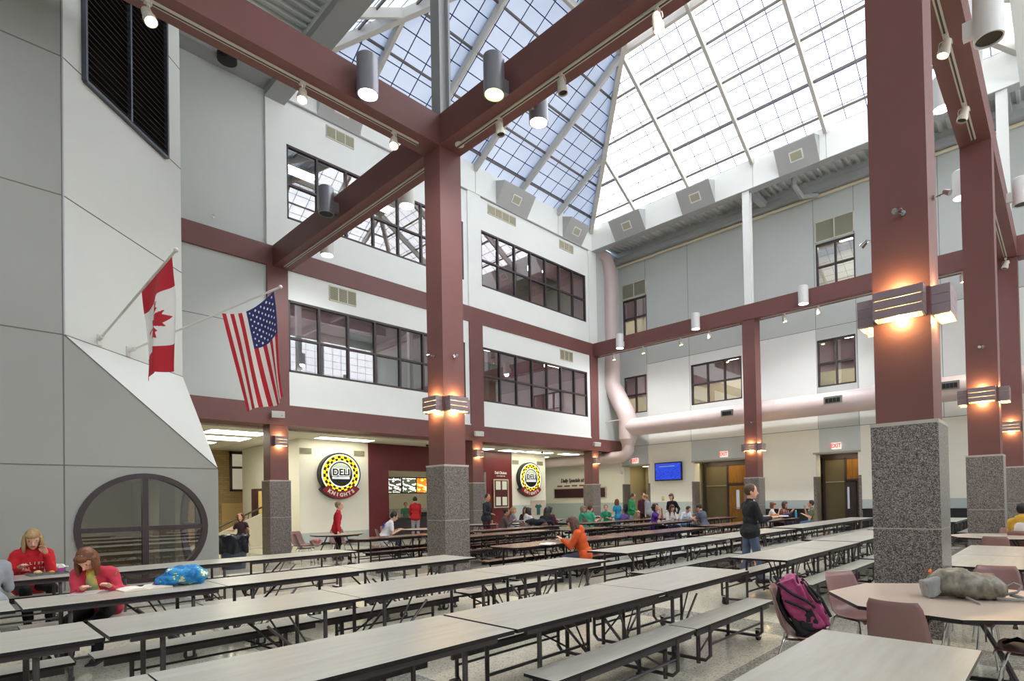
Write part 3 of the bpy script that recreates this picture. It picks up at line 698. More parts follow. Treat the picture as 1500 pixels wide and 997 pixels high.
p=ony(789,180,yb); downlight(p.x,yb,p.z,(0,-1),'cylinder downlight behind the long beam right of the central column, seen against the skylight')
p=ony(478,314,yf); downlight(p.x,yf,p.z,(0,1),'unlit grey cylinder downlight on the front of the beam left of the central column',lit=False)
p=ony(596,302,yb); downlight(p.x,yb,p.z,(0,-1),'white cylinder downlight behind the beam just left of the central column',m=cylw)
p=ony(479,374,yb); downlight(p.x,yb,p.z,(0,-1),'white cylinder downlight below the beam near the left wall',m=cylw)
yr=YB-.33
p=ony(908,510,yr); downlight(p.x,yr,p.z,(0,1),'white cylinder downlight on the back beam nearest the mauve duct',m=cylw,lit=True,e=1.9)
p=ony(1019,482,yr); downlight(p.x,yr,p.z,(0,1),'white cylinder downlight on the back beam left of the white post',m=cylw,lit=True,e=1.9)
p=ony(1177,445,yr); downlight(p.x,yr,p.z,(0,1),'white cylinder downlight on the back beam right of the white post',m=cylw,lit=True,e=1.9)
p=onx(1408,290,-2.0); downlight(-2.0,p.y,p.z,(1,0),'white cylinder downlight seen between the nearest column and the second right column',m=cylw)
p=onx(1448,40,-.76); downlight(-.76,p.y,p.z-.2,(-1,0),'white cylinder downlight with dark mouth at the top right corner',m=cylw,lit=False)
p=onx(1497,300,-.76); downlight(-.76,p.y,p.z,(-1,0),'white cylinder downlight with dark mouth cut by the right edge',m=cylw,lit=False)
p=onx(1380,160,-2.0); downlight(-2.0,p.y,p.z,(1,0),'cylinder downlight mostly hidden behind the nearest column, glowing',m=cylw)
# extra copies of the fixture, added out of view to light the hall
for (x,y,bd) in [(-9.73,-1.5,(-1,0)),(-9.73,-6,(-1,0)),(-4.2,yf,(0,1)),(2.5,yf,(0,1)),(-2,-5,(1,0)),(4.5,yf,(0,1)),(-.76,-3,(-1,0)),]:
    downlight(x,y,9.6,bd,'grey cylinder downlight added out of view for extra light',e=.8)
# track lights -------------------------------------------------------------
trackm=mat('track_white',(206,200,188),.4)
def track(a,b,label):
    a=Vector(a);b=Vector(b); r=empty('light_track',a); tag(r,label,'track light rail','light tracks under the maroon beams')
    d=(b-a); m=MB(); s=d.normalized().cross(Vector((0,0,1)))
    m.bar((0,0,-.02),d+Vector((0,0,-.02)),.085,.035); m.build('track_rail',trackm,r)
    MB().bar((0,0,-.041),d+Vector((0,0,-.041)),.03,.006).build('track_slot',mat('track_slot_dark',(70,60,58),.5),r)
    return r
zt=Z2B
track((-10.35,-8,zt),(-10.35,7.1,zt),'long white light track under the beam running from the top left to the central column')
track((-9.8,7.755,zt),(-1.9,7.755,zt),'white light track under the beam rising right from the central column')
track((XL+.25,7.755,zt),(-10.8,7.755,zt),'white light track under the beam between the left wall and the central column')
track((XL+.2,YB+.29,zt),(-10.9,YB+.29,zt),'light track under the back beam left of the back column')
track((-9.9,YB+.29,zt),(-1.8,YB+.29,zt),'light track under the back beam right of the back column')
track((-1.38,8.2,zt),(-1.38,15.5,zt),'white light track under the right beam leading away from the nearest column')
track((-1.38,16.5,zt),(-1.38,24.0,zt),'white light track under the right beam beyond the second right column')
def tracklight(p,aim,lit,label,s=1.0,gray=False):
    root=empty('track_spotlight',(p[0],p[1],zt)); tag(root,label,'spotlight','track spotlights under the beams'); root.location=(p[0],p[1],zt)
    hm=mat('spot_head_cream',(208,202,186),.4)
    b=MB().cyl((0,0,-.03),(0,0,-.13*s),.018,8); b.box(-.035,.035,-.05,.05,-.07,-.035)
    for sx in (-1,1): b.tube([(0,0,-.12*s),(sx*.085*s,0,-.14*s),(sx*.098*s,0,-.2*s),(sx*.098*s,0,-.24*s)],.008,6)
    b.build('mounting_yoke',hm,root)
    d=Vector(aim).normalized(); c=Vector((0,0,-.25*s)); x=d.orthogonal().normalized(); y=d.cross(x)
    prof=[(0,-.13),(.045,-.13),(.07,-.1),(.078,0),(.088,.05),(.095,.06),(.095,.14),(.082,.14),(.078,.11),(0,.11)]
    n=18; vs=[];fs=[];k=len(prof)
    for i in range(n):
        t=2*PI*i/n
        for rr,zz in prof: vs.append(c+(x*math.cos(t)+y*math.sin(t))*rr*s+d*zz*s)
    for i in range(n):
        for j in range(k-1): fs.append((i*k+j,((i+1)%n)*k+j,((i+1)%n)*k+j+1,i*k+j+1))
    h=MB().add(vs,fs).build('lamp_head',hm,root,True)
    MB().cyl(c+d*.108*s,c+d*.116*s,.076*s,16).build('lamp_lens',lampwarm if lit else black,root)
    if lit:
        o=spotlamp(c+d*.15*s,150,(1,.9,.76),70,root,r=.06); o.rotation_euler=d.to_track_quat('-Z','Y').to_euler()
def onbeamY(u,v,x=-10.35): q=onz(u,v,zt-.25); return (x,onx(u,v,x).y)
tl=[((-10.35,onx(217,18,-10.35).y),(.5,.2,-1),True,'lit cream track spotlight at the upper left in front of the dark louvre'),
 ((-10.35,onx(443,133,-10.35).y),(.3,-.2,-1),True,'lit cream track spotlight above the left upper windows'),
 ((-10.35,onx(577,206,-10.35).y),(.4,-.3,-1),True,'brightly lit track spotlight just left of the central column'),
 ((ony(732,187,7.755).x,7.755),(.1,.1,-1),False,'unlit track spotlight nearest the central column on the right beam'),
 ((ony(823,126,7.755).x,7.755),(.1,.1,-1),False,'unlit track spotlight hanging before the blue skylight slope'),
 ((ony(963,32,7.755).x,7.755),(.1,.2,-1),True,'lit track spotlight at the top right end of the rising beam')]
for u,v,lit,lab in [(899,522,1,'lit small track spotlight on the back beam nearest the duct'),(942,512,1,'lit small track spotlight, second from the duct on the back beam'),(997,498,1,'lit small track spotlight, third from the duct on the back beam'),(1039,489,0,'unlit small track spotlight left of the back column'),(1149,463,1,'lit small track spotlight right of the back column'),(1199,453,0,'unlit small track spotlight near the nearest column on the back beam'),(1410,403,1,'lit small track spotlight on the back beam between the two right columns')]:
    tl.append(((ony(u,v,YB+.29).x,YB+.29),(.1,.1,-1),bool(lit),lab))
for u,v,lit,lab in [(1384,38,1,'lit track spotlight right of the nearest column, topmost'),(1411,132,0,'unlit track spotlight right of the nearest column, middle one'),(1429,195,1,'lit track spotlight above the second right column'),(1472,340,0,'unlit track spotlight beyond the second right column, upper'),(1477,368,0,'unlit track spotlight beyond the second right column, lower')]:
    tl.append(((-1.38,onx(u,v,-1.38).y),(-.3,-.1,-1),bool(lit),lab))
for (x,y),aim,lit,lab in tl: tracklight((x,y),aim,lit,lab)
# sconces --------------------------------------------------------------------
scm=mat('sconce_mauve_metal',(150,130,134),.4,metal=.3)
def sconce(x,y,z,rz,label,w=.25,lit=True,e=14,s=1):
    """box of three louvred bands open above and below; local -y is away from the column"""
    root=empty('wall_sconce',(x,y,z),rz); tag(root,label,'wall light','louvred wall lights on the maroon columns')
    d=.17
    for k in range(3):
        b=MB(); za=-.155+k*.105; zb=za+.100; t=.008
        o=.0
        b.box(-w,w,-d-t-o,-d-o,za,zb); b.box(-w,-w+t,-d,0.0,za,zb); b.box(w-t,w,-d,0.0,za,zb)
        b.build('louver_band',scm,root)
    b=MB(); b.box(-w+.03,w-.03,-.02,.0,-.17,.14); b.box(-w+.01,-w+.02,-d,.0,-.17,.15); b.box(w-.02,w-.01,-d,.0,-.17,.15); b.build('back_plate',mat('sconce_inner',(214,196,170),.5),root)
    if lit:
        MB().cyl((-w*.55,-.085,0),(w*.55,-.085,0),.02,10).build('lamp_tube',emis('sconce_tube',(255,206,120),2.2),root)
        pointlamp((0,-.085,.15),e,(1,.74,.30),.03,root); pointlamp((0,-.085,-.17),e,(1,.74,.30),.03,root)
gx,gy=GX; 
r_=.29
def col_sconces(cx,cy,name,faces,e=14,z=3.78):
    for f,l in faces.items():
        x,y,rz={'S':(cx,cy-r_,0),'E':(cx+r_,cy,PI/2),'W':(cx-r_,cy,-PI/2),'N':(cx,cy+r_,PI)}[f]
        sconce(x,y,z,rz,l,e=e)
col_sconces(GX[1],GY[0],'near',{'S':'large front louvred wall light on the nearest column, glowing amber','E':'louvred wall light on the right side of the nearest column','W':'louvred wall light sticking out left of the nearest column'},e=6)
col_sconces(GX[0],GY[0],'c',{'S':'louvred wall light on the left face of the central column','E':'louvred wall light on the right face of the central column','W':'louvred wall light hidden behind the left edge of the central column','N':'louvred wall light hidden at the back right edge of the central column'},e=6)
col_sconces(GX[1],GY[1],'r2',{'S':'front louvred wall light on the second right column','E':'louvred wall light right of the second right column','W':'louvred wall light left of the second right column'},e=5)
col_sconces(GX[1],24.6,'r3',{'S':'front louvred wall light on the farthest right column'},e=5)
col_sconces(-10.39,24.6,'b',{'S':'front louvred wall light on the back column','E':'louvred wall light right of the back column','W':'louvred wall light left of the back column'},e=5)
for y,l in ((7.62,'leftmost'),(16.03,'second'),(24.35,'farthest')):
    sconce(XL-.04,y,3.72,PI/2,'louvred wall light on the %s column of the left wall'%l,w=.2,e=4)
# ------------------------------------------------------------------ cafeteria tables
def make_table(kind,near,far,halves=((-1.89,-.005),(.005,1.89)),w=.84,cut=0):
    """folding bench table, long side along y; centre at the joint. +x is the side nearer the camera"""
    top=lighttop if kind=='light' else darktop; lm=legm if kind=='light' else mat('black_steel',(36,34,36),.4,metal=.4)
    root=empty('cafeteria_table')
    for hi,(a,b_) in enumerate(halves):
        s=-1 if hi==0 else 1; out=a if s<0 else b_; L=b_-a
        Y=lambda t:(-t if s<0 else t)      # t measured from the joint outwards
        # top with clipped outer corners
        c=cut
        y0,y1=(a,b_)
        hw=w/2
        if s<0: poly=[(-hw+c,y0),(hw-c,y0),(hw,y0+c),(hw,y1),(-hw,y1),(-hw,y0+c)]
        else: poly=[(-hw,y0),(hw,y0),(hw,y1-c),(hw-c,y1),(-hw+c,y1),(-hw,y1-c)]
        if c==0: poly=[(-hw,y0),(hw,y0),(hw,y1),(-hw,y1)]
        t=MB().prism(poly,.712,.74); t.m=[0 if i==1 else 1 for i in range(len(t.f))]; t.m[0]=1
        t.build('tabletop',[top,edgeblk],root)
        f=MB()
        for x in (-hw+.05,hw-.05): f.box(x-.018,x+.018,min(Y(.08),Y(L-.12)),max(Y(.08),Y(L-.12)),.672,.712)
        for x in (-.16,.16):                            # lower rails and V braces
            f.bar((x*1.9,Y(.3),.2),(x*1.9,Y(L-.33),.2),.022)
        for x in (-.3,.3):
            f.tube([(x,Y(.3),.09),(x,Y(.62),.66)],.009,6); f.tube([(x,Y(.3),.09),(x,Y(.8),.6)],.013,6)
        f.build('under_frame',lm,root)
        for t_ in (.3,L-.33):
            for x in (-.3,.3):
                m=MB().tube([(x*.75,Y(t_),.70),(x*.93,Y(t_),.69),(x,Y(t_),.64),(x,Y(t_),.30),(x,Y(t_),.035)],.019,8)
                m.box(x-.024,x+.024,Y(t_)-.024,Y(t_)+.024,.0,.035); m.build('leg',lm,root,True)
        for t_ in (.3,L-.33):
            cr=MB()
            xa=-.70 if far else -.32; xb=.70 if near else .32
            cr.tube([(xa,Y(t_),.40) if far else (xa,Y(t_),.07),(xa,Y(t_),.12),(xa+.05,Y(t_),.07),(xb-.05,Y(t_),.07),(xb,Y(t_),.12),(xb,Y(t_),.40) if near else (xb+.01,Y(t_),.13)],.018,8)
            cr.build('floor_crossbar',lm,root,True)
        for side,on in ((-1,far),(1,near)):
            if not on: continue
            xc=side*.575; bw=.15
            ya,yb=sorted((Y(.01),Y(L-.04)))
            bp=MB().prism([(xc-bw,ya),(xc+bw,ya),(xc+bw,yb),(xc-bw,yb)],.408,.43); bp.m=[0 if i==1 else 1 for i in range(6)]
            bs=bp.build('bench_seat',[top,edgeblk],root)
            g=MB()
            for xx in (xc-.11,xc+.11): g.box(xx-.014,xx+.014,min(Y(.05),Y(L-.1)),max(Y(.05),Y(L-.1)),.35,.408)
            for t_ in (.3,L-.33): g.bar((xc-.11,Y(t_),.37),(xc+.13,Y(t_),.37),.03)
            g.tube([(xc,Y(.3),.12),(xc,Y(.75),.37)],.01,6); g.tube([(side*.69,Y(.3),.22),(side*.69,Y(L-.33),.22)],.012,6)
            g.build('bench_frame',lm,root)
            m=MB(); m.tube([(xc,Y(.3),.37),(xc,Y(.3),.03)],.021,8); m.build('bench_leg',lm,root,True)
        for side,on in ((-1,far),(1,near)):
            x=side*(.62 if on else .36); t_=L-.30 if on else .3
            cs=MB(); yy=Y(t_ ) + (.06 if s>0 else -.06)
            cs.cyl((x-.016,yy,.052),(x+.016,yy,.052),.052,18); cs.m=[0]*len(cs.f)
            n0=len(cs.f); cs.cyl((x-.02,yy,.052),(x+.02,yy,.052),.018,10,mi=1); cs.box(x-.026,x-.021,yy-.025,yy+.025,.04,.115,1); cs.box(x+.021,x+.026,yy-.025,yy+.025,.04,.115,1); cs.box(x-.03,x+.03,yy-.035,yy+.035,.115,.13,1)
            cs.build('caster',[rubber,chrome],root,True)
    return root
protos={}
def put_table(kind,near,far,x,ya,yj,yb,label,group,cut=0,w=.84):
    key=(kind,near,far,round(yj-ya,2),round(yb-yj,2),cut,w)
    if key not in protos:
        t=make_table(kind,near,far,((-(yj-ya),-.005),(.005,yb-yj)),w,cut); protos[key]=t
    else: t=copy_tree(protos[key])
    t.location=(x,yj,0); tag(t,label,'table',group); return t
GL='pale laminate bench tables in rows'; GD='dark walnut bench tables in rows'
put_table('light',0,1,-10.2,-2.35,-.45,1.45,'pale bench table against the grey booth wall where the person in the red hoodie eats',GL)
put_table('light',0,1,-10.2,1.47,3.37,5.25,'pale bench table against the booth wall reaching past the round window',GL)
put_table('light',0,1,-7.35,-3.0,-1.25,.48,'pale bench table cut by the left edge, left of the studying person in pink',GL)
put_table('light',0,1,-7.35,.53,2.18,3.88,'pale bench table holding the open books and the blue floral tote bag',GL)
put_table('light',0,1,-7.35,3.89,4.8,5.72,'short pale bench table ending in front of the central granite column',GL)
put_table('light',0,1,-5.35,-3.0,-1.1,.78,'pale bench table in the lower left corner, third row from the booth',GL)
put_table('light',0,1,-5.35,.81,2.69,4.6,'pale bench table in the middle row below the studying person',GL)
put_table('light',0,1,-5.35,4.61,5.5,6.5,'pale bench table end just in front of the person in orange',GL)
put_table('light',0,1,-3.25,-1.1,.76,2.66,'pale bench table nearest the bottom edge of the picture',GL)
put_table('light',1,1,-3.25,2.69,4.63,6.48,'pale bench table in the foreground with an empty bench on the near side',GL)
put_table('light',1,1,-3.27,7.76,9.7,11.4,'pale bench table left of the nearest column, behind the pink backpack',GL)
put_table('light',1,1,-3.3,11.5,13.4,15.3,'pale bench table passing behind the nearest column',GL)
put_table('light',1,1,-3.3,15.6,17.5,19.4,'farthest pale bench table in the row behind the nearest column',GL)
put_table('light',1,1,-5.72,7.5,9.35,11.2,'long pale bench table right beside the person in orange',GL)
put_table('light',1,1,-5.72,11.25,13.1,15.1,'pale bench table in front of the standing person with a tray',GL)
put_table('light',1,1,-5.72,15.55,17.45,19.4,'pale bench table in the fourth row, third from the person in orange',GL)
put_table('light',1,1,-5.72,19.42,21.4,23.3,'pale bench table at the far end near the right doorway',GL)
put_table('light',0,0,-.8,.1,2.0,3.92,'pale woodgrain table top filling the lower right corner',GL)
put_table('light',0,0,-.80,8.2,9.8,11.55,'pale table right of the nearest column, behind the camouflage backpack',GL)
put_table('light',1,1,-2.9,20.2,21.9,23.6,'distant pale bench table seen in the gap right of the nearest column',GL)
put_table('dark',1,1,-13.2,6.95,8.8,10.65,'dark bench table in front of the seated person in the number jersey',GD,cut=.2)
put_table('dark',1,1,-13.2,10.7,12.5,14.3,'dark bench table behind the central column beside the group at the right',GD)
put_table('dark',1,1,-13.2,15.6,17.5,19.3,'dark bench table in the back row near the people in green shirts',GD)
put_table('dark',1,1,-13.2,19.35,20.5,21.6,'dark bench table in the back row below the wall screen',GD)
put_table('dark',1,1,-11.45,8.3,10.2,12.1,'dark bench table just behind the central granite column',GD,cut=.1)
put_table('dark',1,1,-10.85,12.15,13.1,14.1,'short dark bench table in the second dark row, middle',GD)
put_table('dark',1,1,-10.85,14.95,17.0,19.15,'dark bench table in the second dark row under the screen',GD)
put_table('dark',1,1,-10.85,19.7,21.3,22.9,'dark bench table where the person in white studies beside the back column',GD)
put_table('dark',1,1,-8.05,7.25,9.1,10.95,'dark bench table where the person in orange reads',GD,cut=.12)
put_table('dark',1,1,-8.05,11.0,12.9,14.8,'dark bench table right behind the person in orange',GD)
put_table('dark',1,1,-8.1,15.75,17.6,19.3,'dark bench table behind the standing person with a tray',GD)
put_table('dark',1,1,-8.1,19.4,20.9,22.4,'dark bench table of the group of three near the right doorway',GD)
# ------------------------------------------------------------------ moulded chairs
def make_chair():
    root=empty('cafeteria_chair')
    # side profile (y forward, z up) from the back top to seat front
    prof=[(-.265,.83),(-.25,.78),(-.225,.68),(-.20,.58),(-.175,.51),(-.135,.455),(-.06,.432),(.03,.43),(.12,.435),(.19,.44),(.225,.425),(.235,.40)]
    wid=[.165,.19,.205,.215,.222,.228,.232,.235,.232,.222,.205,.19]
    crv=[.03,.035,.045,.05,.055,.05,.03,.02,.015,.01,.004,0]
    m=13; vs=[];fs=[]
    for off in (0,1):
        for i,((y,z),wd,cv) in enumerate(zip(prof,wid,crv)):
            a=prof[min(i+1,len(prof)-1)];c=prof[max(i-1,0)]; d=Vector((a[0]-c[0],a[1]-c[1])).normalized(); nrm=Vector((-d.y,d.x))*-1
            for k in range(m):
                t=-1+2*k/(m-1); x=wd*t; lift=cv*(abs(t)**2.4)
                yy=y+(-nrm.x)*-lift*(-1); zz=z
                # edges curl toward the sitter: forward on the back, up on the seat
                yy=y+abs(d.y)*lift; zz=z+abs(d.x)*lift*.7
                vs.append((x,yy+(-.007*abs(d.y) if off else 0),zz-(.007*abs(d.x) if off else 0)))
    n=len(prof)
    for o,fl in ((0,0),(n*m,1)):
        for i in range(n-1):
            for k in range(m-1):
                q=(o+i*m+k,o+i*m+k+1,o+(i+1)*m+k+1,o+(i+1)*m+k); fs.append(q if fl else q[::-1])
    def rim(i,j): fs.append((i,j,j+n*m,i+n*m))
    for k in range(m-1): rim(k,k+1); rim((n-1)*m+k+1,(n-1)*m+k)
    for i in range(n-1): rim((i+1)*m,i*m); rim(i*m+m-1,(i+1)*m+m-1)
    MB().add(vs,fs).build('seat_shell',chairm,root,'all')
    for sx in (-1,1):
        for sy,yt in ((-1,-.13),(1,.13)):
            l=MB().tube([(sx*.14,yt,.425),(sx*.165,yt+sy*.015,.405),(sx*.185,yt+sy*.05,.30),(sx*.215,yt+sy*.10,.02)],.011,8); l.cyl((sx*.2155,yt+sy*.101,.0),(sx*.2155,yt+sy*.101,.022),.016,10)
            l.build('leg',chrome,root,True)
    b=MB().tube([(-.15,-.13,.41),(-.15,.13,.41)],.01,6).tube([(.15,-.13,.41),(.15,.13,.41)],.01,6).tube([(-.15,-.13,.41),(.15,-.13,.41)],.01,6).tube([(-.15,.13,.41),(.15,.13,.41)],.01,6)
    b.build('seat_bracket',legm,root)
    return root
CH0=[None]
def chair(x,y,face,label,group='dusty rose moulded chairs'):
    """face: direction in degrees the sitter looks, 0=+x, 90=+y"""
    t=make_chair() if CH0[0] is None else copy_tree(CH0[0]); CH0[0]=CH0[0] or t
    t.location=(x,y,0); t.rotation_euler=(0,0,math.radians(face-90)); tag(t,label,'chair',group); return t
rosetop=mat('rose_grey_laminate',(190,174,160),.3,noise_amt=.04,nscale=6)
def oct_table(x,y,r,rz,label,n=8,top=None,g='round and octagonal tables'):
    root=empty('octagonal_table' if n==8 else 'round_table',(x,y,0),math.radians(rz)); tag(root,label,'table',g)
    poly=[(r*math.cos(2*PI*i/n),r*math.sin(2*PI*i/n)) for i in range(n)]
    # two leaves split across the middle
    for s in (0,1):
        p=[poly[(i+s*n//2)%n] for i in range(n//2+1)]
        t=MB().prism(p,.712,.74); t.m=[1]*len(t.f); t.m[1]=0; t.build('tabletop',[top or rosetop,edgeblk],root)
    f=MB()
    for s in (-1,1): f.bar((-r*.8,s*.25,.69),(r*.8,s*.25,.69),.035)
    for s in (-1,1): f.bar((s*.45,-.28,.69),(s*.45,.28,.69),.035)
    f.build('under_frame',legm,root)
    for sx in (-1,1):
        for sy in (-1,1): MB().tube([(sx*.12,sy*.25,.69),(sx*.3,sy*.27,.35),(sx*.42,sy*.3,.07)],.018,8).box(sx*.42-.02,sx*.42+.02,sy*.3-.02,sy*.3+.02,0,.07).build('leg',legm,root,True)
    MB().cyl((-.45,-.02,.05),(-.45,.02,.05),.05,16).cyl((.45,-.02,.05),(.45,.02,.05),.05,16).bar((-.45,0,.10),(.45,0,.10),.03).build('caster_bar',rubber,root)
oct_table(-.74,5.68,.93,11,'octagonal rose table in the right foreground holding the camouflage backpack')
chair(-1.72,5.02,17,'rose chair with the magenta backpack on its seat, left of the octagonal table')
chair(-1.56,6.12,-28,'empty rose chair between the magenta backpack chair and the nearest granite column')
chair(-.95,4.99,82,'rose chair with its back to the camera in front of the octagonal table')
chair(-.72,6.62,-90,'rose chair behind the octagonal table, only its seat seen under the backpack')
chair(-.22,5.55,180,'rose chair at the right edge with a dark strap on its seat')
chair(-.55,7.35,-80,'rose chair behind the camouflage backpack with its back edge showing')
oct_table(-.95,14.1,.95,0,'round rose table behind the pale table at the right edge')
chair(-.95,15.4,-90,'rose chair on the far side of the right-edge round table'); chair(-.98,12.75,90,'rose chair on the near side of the right-edge round table')
chair(-.35,13.0,110,'rose chair beside the far right seated person in yellow and white')
# round tables near the deli walls with chairs around
RT=[(-15.9,7.9),(-15.9,10.9),(-16.6,13.9),(-15.5,15.4),(-17.4,18.6),(-17.4,22.6)]
names=['round table below the left round sign with yellow papers','round table of the seated person in the number jersey','round table behind the central column, right of the serving window','round table of the crowded group beneath the right round sign','empty round table left of the people in green','round table of the people in green shirts']
for i,(x,y) in enumerate(RT):
    oct_table(x,y,.72,22,names[i],n=16)
cs=[(-15.7,6.85,78,'leftmost rose chair, seen from the side below the left round sign'),(-16.9,7.3,20,'rose chair behind the left round table nearest the wall'),(-14.95,7.6,165,'rose chair in front of the left round table, back to the camera'),(-16.85,8.4,-20,'rose chair behind the woman in the red cardigan'),(-14.9,8.75,205,'rose chair just right of the left round table'),
(-15.15,10.3,165,'rose chair under the seated person in the number jersey'),(-17.2,10.4,10,'rose chair across the table from the number jersey'),(-15.2,11.5,205,'rose chair at the right of the jersey table, cut by the column'),(-17.0,11.5,-40,'rose chair at the back of the jersey table'),
(-15.7,13.3,150,'rose chair just right of the central granite column'),(-17.5,13.6,10,'rose chair behind the table right of the central column'),
(-14.75,15.2,160,'rose chair of the person in dark grey at the crowded table'),(-14.6,16.2,200,'rose chair of the person in black at the crowded table'),(-16.5,15.3,0,'rose chair at the far side of the crowded table'),(-15.5,16.6,-95,'rose chair at the right of the crowded table'),(-15.3,14.6,80,'rose chair under the person in the white hoodie'),
(-16.4,18.2,170,'empty rose chair left of the people in green'),(-18.3,18.6,0,'empty rose chair behind the empty round table'),
(-16.5,21.2,150,'rose chair of the left person in green'),(-16.3,22.1,185,'rose chair of the broad person in green seen from behind'),(-18.2,22.2,-10,'rose chair of the far person in green'),(-16.8,22.9,-110,'rose chair right of the green table'),(-17.6,20.9,70,'rose chair at the left end of the green table')]
for c in cs:
    if any(w in c[3] for w in ('crowded','under the','of the')) : continue
    chair(*c,group='rose chairs around the far round tables')
# ------------------------------------------------------------------ flags
flag_red=mat('flag_red',(186,28,44),.75); flag_white=mat('flag_white',(232,228,222),.75); flag_blue=mat('flag_blue',(38,46,104),.75)
polem=mat('flagpole_white',(206,204,196),.35)
def onplane(u,v,n,d):
    r=ray(u,v); n=Vector(n); return CAMP+r*((d-CAMP.dot(n))/r.dot(n))
DP=TX+TA
def flagpole(base,tip,label):
    r=empty('flagpole',base); tag(r,label,'flagpole','pair of wall flagpoles')
    d=tip-base; MB().tube([(0,0,0),d],.019,8).build('pole',polem,r,True)
    MB().ell(d,.035,.035,.035,10,6).build('finial',polem,r,True)
    nn=Vector((1,1,0)).normalized(); e=Vector((-1,1,0)).normalized()
    b=MB().obox(-nn*.0+d.normalized()*-.0,e,Vector((0,0,1)),nn,.05,.09,.02); b.cyl(-nn*.02,d.normalized()*.16,.035,12); b.build('wall_socket',polem,r)
    return r
def flag(name,base,tip,f0,f1,length,colfn,label,drape,nu=36,nv=60,cat='flag'):
    """hoist from pole fraction f0 (inner) to f1 (outer tip); hangs down by length. drape(s,t)->offset"""
    root=empty(name,base+(tip-base)*f0); tag(root,label,cat,'flags'); del root['group']
    vs=[];fs=[];mi=[]
    A=(tip-base)*(f1-f0); 
    for j in range(nv+1):
        t=j/nv
        for i in range(nu+1):
            s=i/nu; vs.append(Vector((0,0,-.03))+drape(s,t,A,length))
    for j in range(nv):
        for i in range(nu):
            a=j*(nu+1)+i; fs.append((a,a+1,a+nu+2,a+nu+1)); mi.append(colfn((i+.5)/nu,(j+.5)/nv))
    m=MB(); m.v=[tuple(v) for v in vs]; m.f=fs; m.m=mi
    o=m.build('flag_cloth',[flag_red,flag_white,flag_blue],root,'all',recalc=False); return root
nn=Vector((1,1,0)).normalized()
b1=onplane(145,498,(1,1,0),DP); t1=onplane(258,366,(1,1,0),DP+3.3); b2=onplane(187,515,(1,1,0),DP); t2=onplane(411,420,(1,1,0),DP+4.0)
flagpole(b1,t1,'white wall flagpole holding the red and white maple leaf flag'); flagpole(b2,t2,'white wall flagpole holding the striped flag with stars')
LEAF=[(0,-.5),(.035,-.5),(.03,-.27),(.26,-.31),(.21,-.21),(.46,-.0),(.40,.05),(.44,.20),(.30,.17),(.27,.23),(.13,.08),(.19,.36),(.10,.31),(0,.5)]
LEAF=LEAF+[(-x,y) for x,y in LEAF[::-1]]
def inpoly(x,y,P):
    c=False;j=len(P)-1
    for i in range(len(P)):
        if (P[i][1]>y)!=(P[j][1]>y) and x<(P[j][0]-P[i][0])*(y-P[i][1])/(P[j][1]-P[i][1])+P[i][0]: c=not c
        j=i
    return c
# pole direction lies partly along the view, so the cloth folds; s along the hoist, t down the fly
vdir=Vector((-.671,.741,0)); rdir=Vector((.741,.671,0))
def drape_ca(s,t,A,L):
    w=1-.16*t*(2-t)*.5
    p=A*(s*w+(1-w)*(.45+.25*t))
    p+=vdir*(.10*math.sin(s*7+t*1.2)*min(1,t*3))+rdir*(.05*math.sin(s*14+1+t*2)*t)
    z=-L*t*(1-.03*math.sin(s*6)); z+=(-A.z*(s-.5))*t*.55
    return p+Vector((0,0,z))
def col_ca(s,t):
    if t<.25 or t>.75: return 0
    return 0 if inpoly((s-.5)*1.0,-(t-.5)*2.0*-1,[(y,x) for x,y in LEAF]) else 1
def col_ca(s,t):
    if t<.25 or t>.75: return 0
    # leaf points toward the outer hoist end
    u=(s-.5)/.80; v=(t-.5)*2.0/.80
    return 0 if inpoly(v,u,LEAF) else 1
f0=(Vector((213-145,420-498)).length)/Vector((258-145,366-498)).length
flag('maple_leaf_flag',b1,t1,f0,.955,1.52,col_ca,'red and white flag with a red maple leaf hanging beside the slanted grey tower',drape_ca,100,190)
STARS=[]
for r in range(9):
    n=6 if r%2==0 else 5
    for c in range(n): STARS.append(((r+1)/10,((c*2+1) if n==6 else (c*2+2))/12))
def col_us(s,t):
    # s=1 is the outer end (canton side), t down the fly
    if s>6/13 and t<.40:
        a=(1-(s-6/13)/(7/13)); b=t/.40
        for (u,v) in STARS:
            if ((a-u)*.81)**2+((b-v)*1.0)**2<.00052: return 1
        return 2
    return 0 if int((1-s)*13)%2==0 else 1
def drape_us(s,t,A,L):
    tw=t*t*(3-2*t)
    k=1.0-.06*tw
    sag=-.16*math.sin(PI*s)*(1-t)
    p=A*(s*k)+rdir*(.42*t)
    p+=vdir*(.07*math.sin(s*10+t*2)*t - .25*max(0,s-.62)*t*2.0)+rdir*(-.35*max(0,s-.72)*tw)
    z=-L*t*(1-.05*max(0,s-.6))+sag+(-A.z*s*.5)*t*1.0
    return p+Vector((0,0,z))
pb=Vector((187,515));pt=Vector((411,420)); f0=(Vector((325,458))-pb).length/(pt-pb).length
flag('stars_and_stripes_flag',b2,t2,f0,.955,1.86,col_us,'red and white striped flag with a blue starred corner',drape_us,117,180)
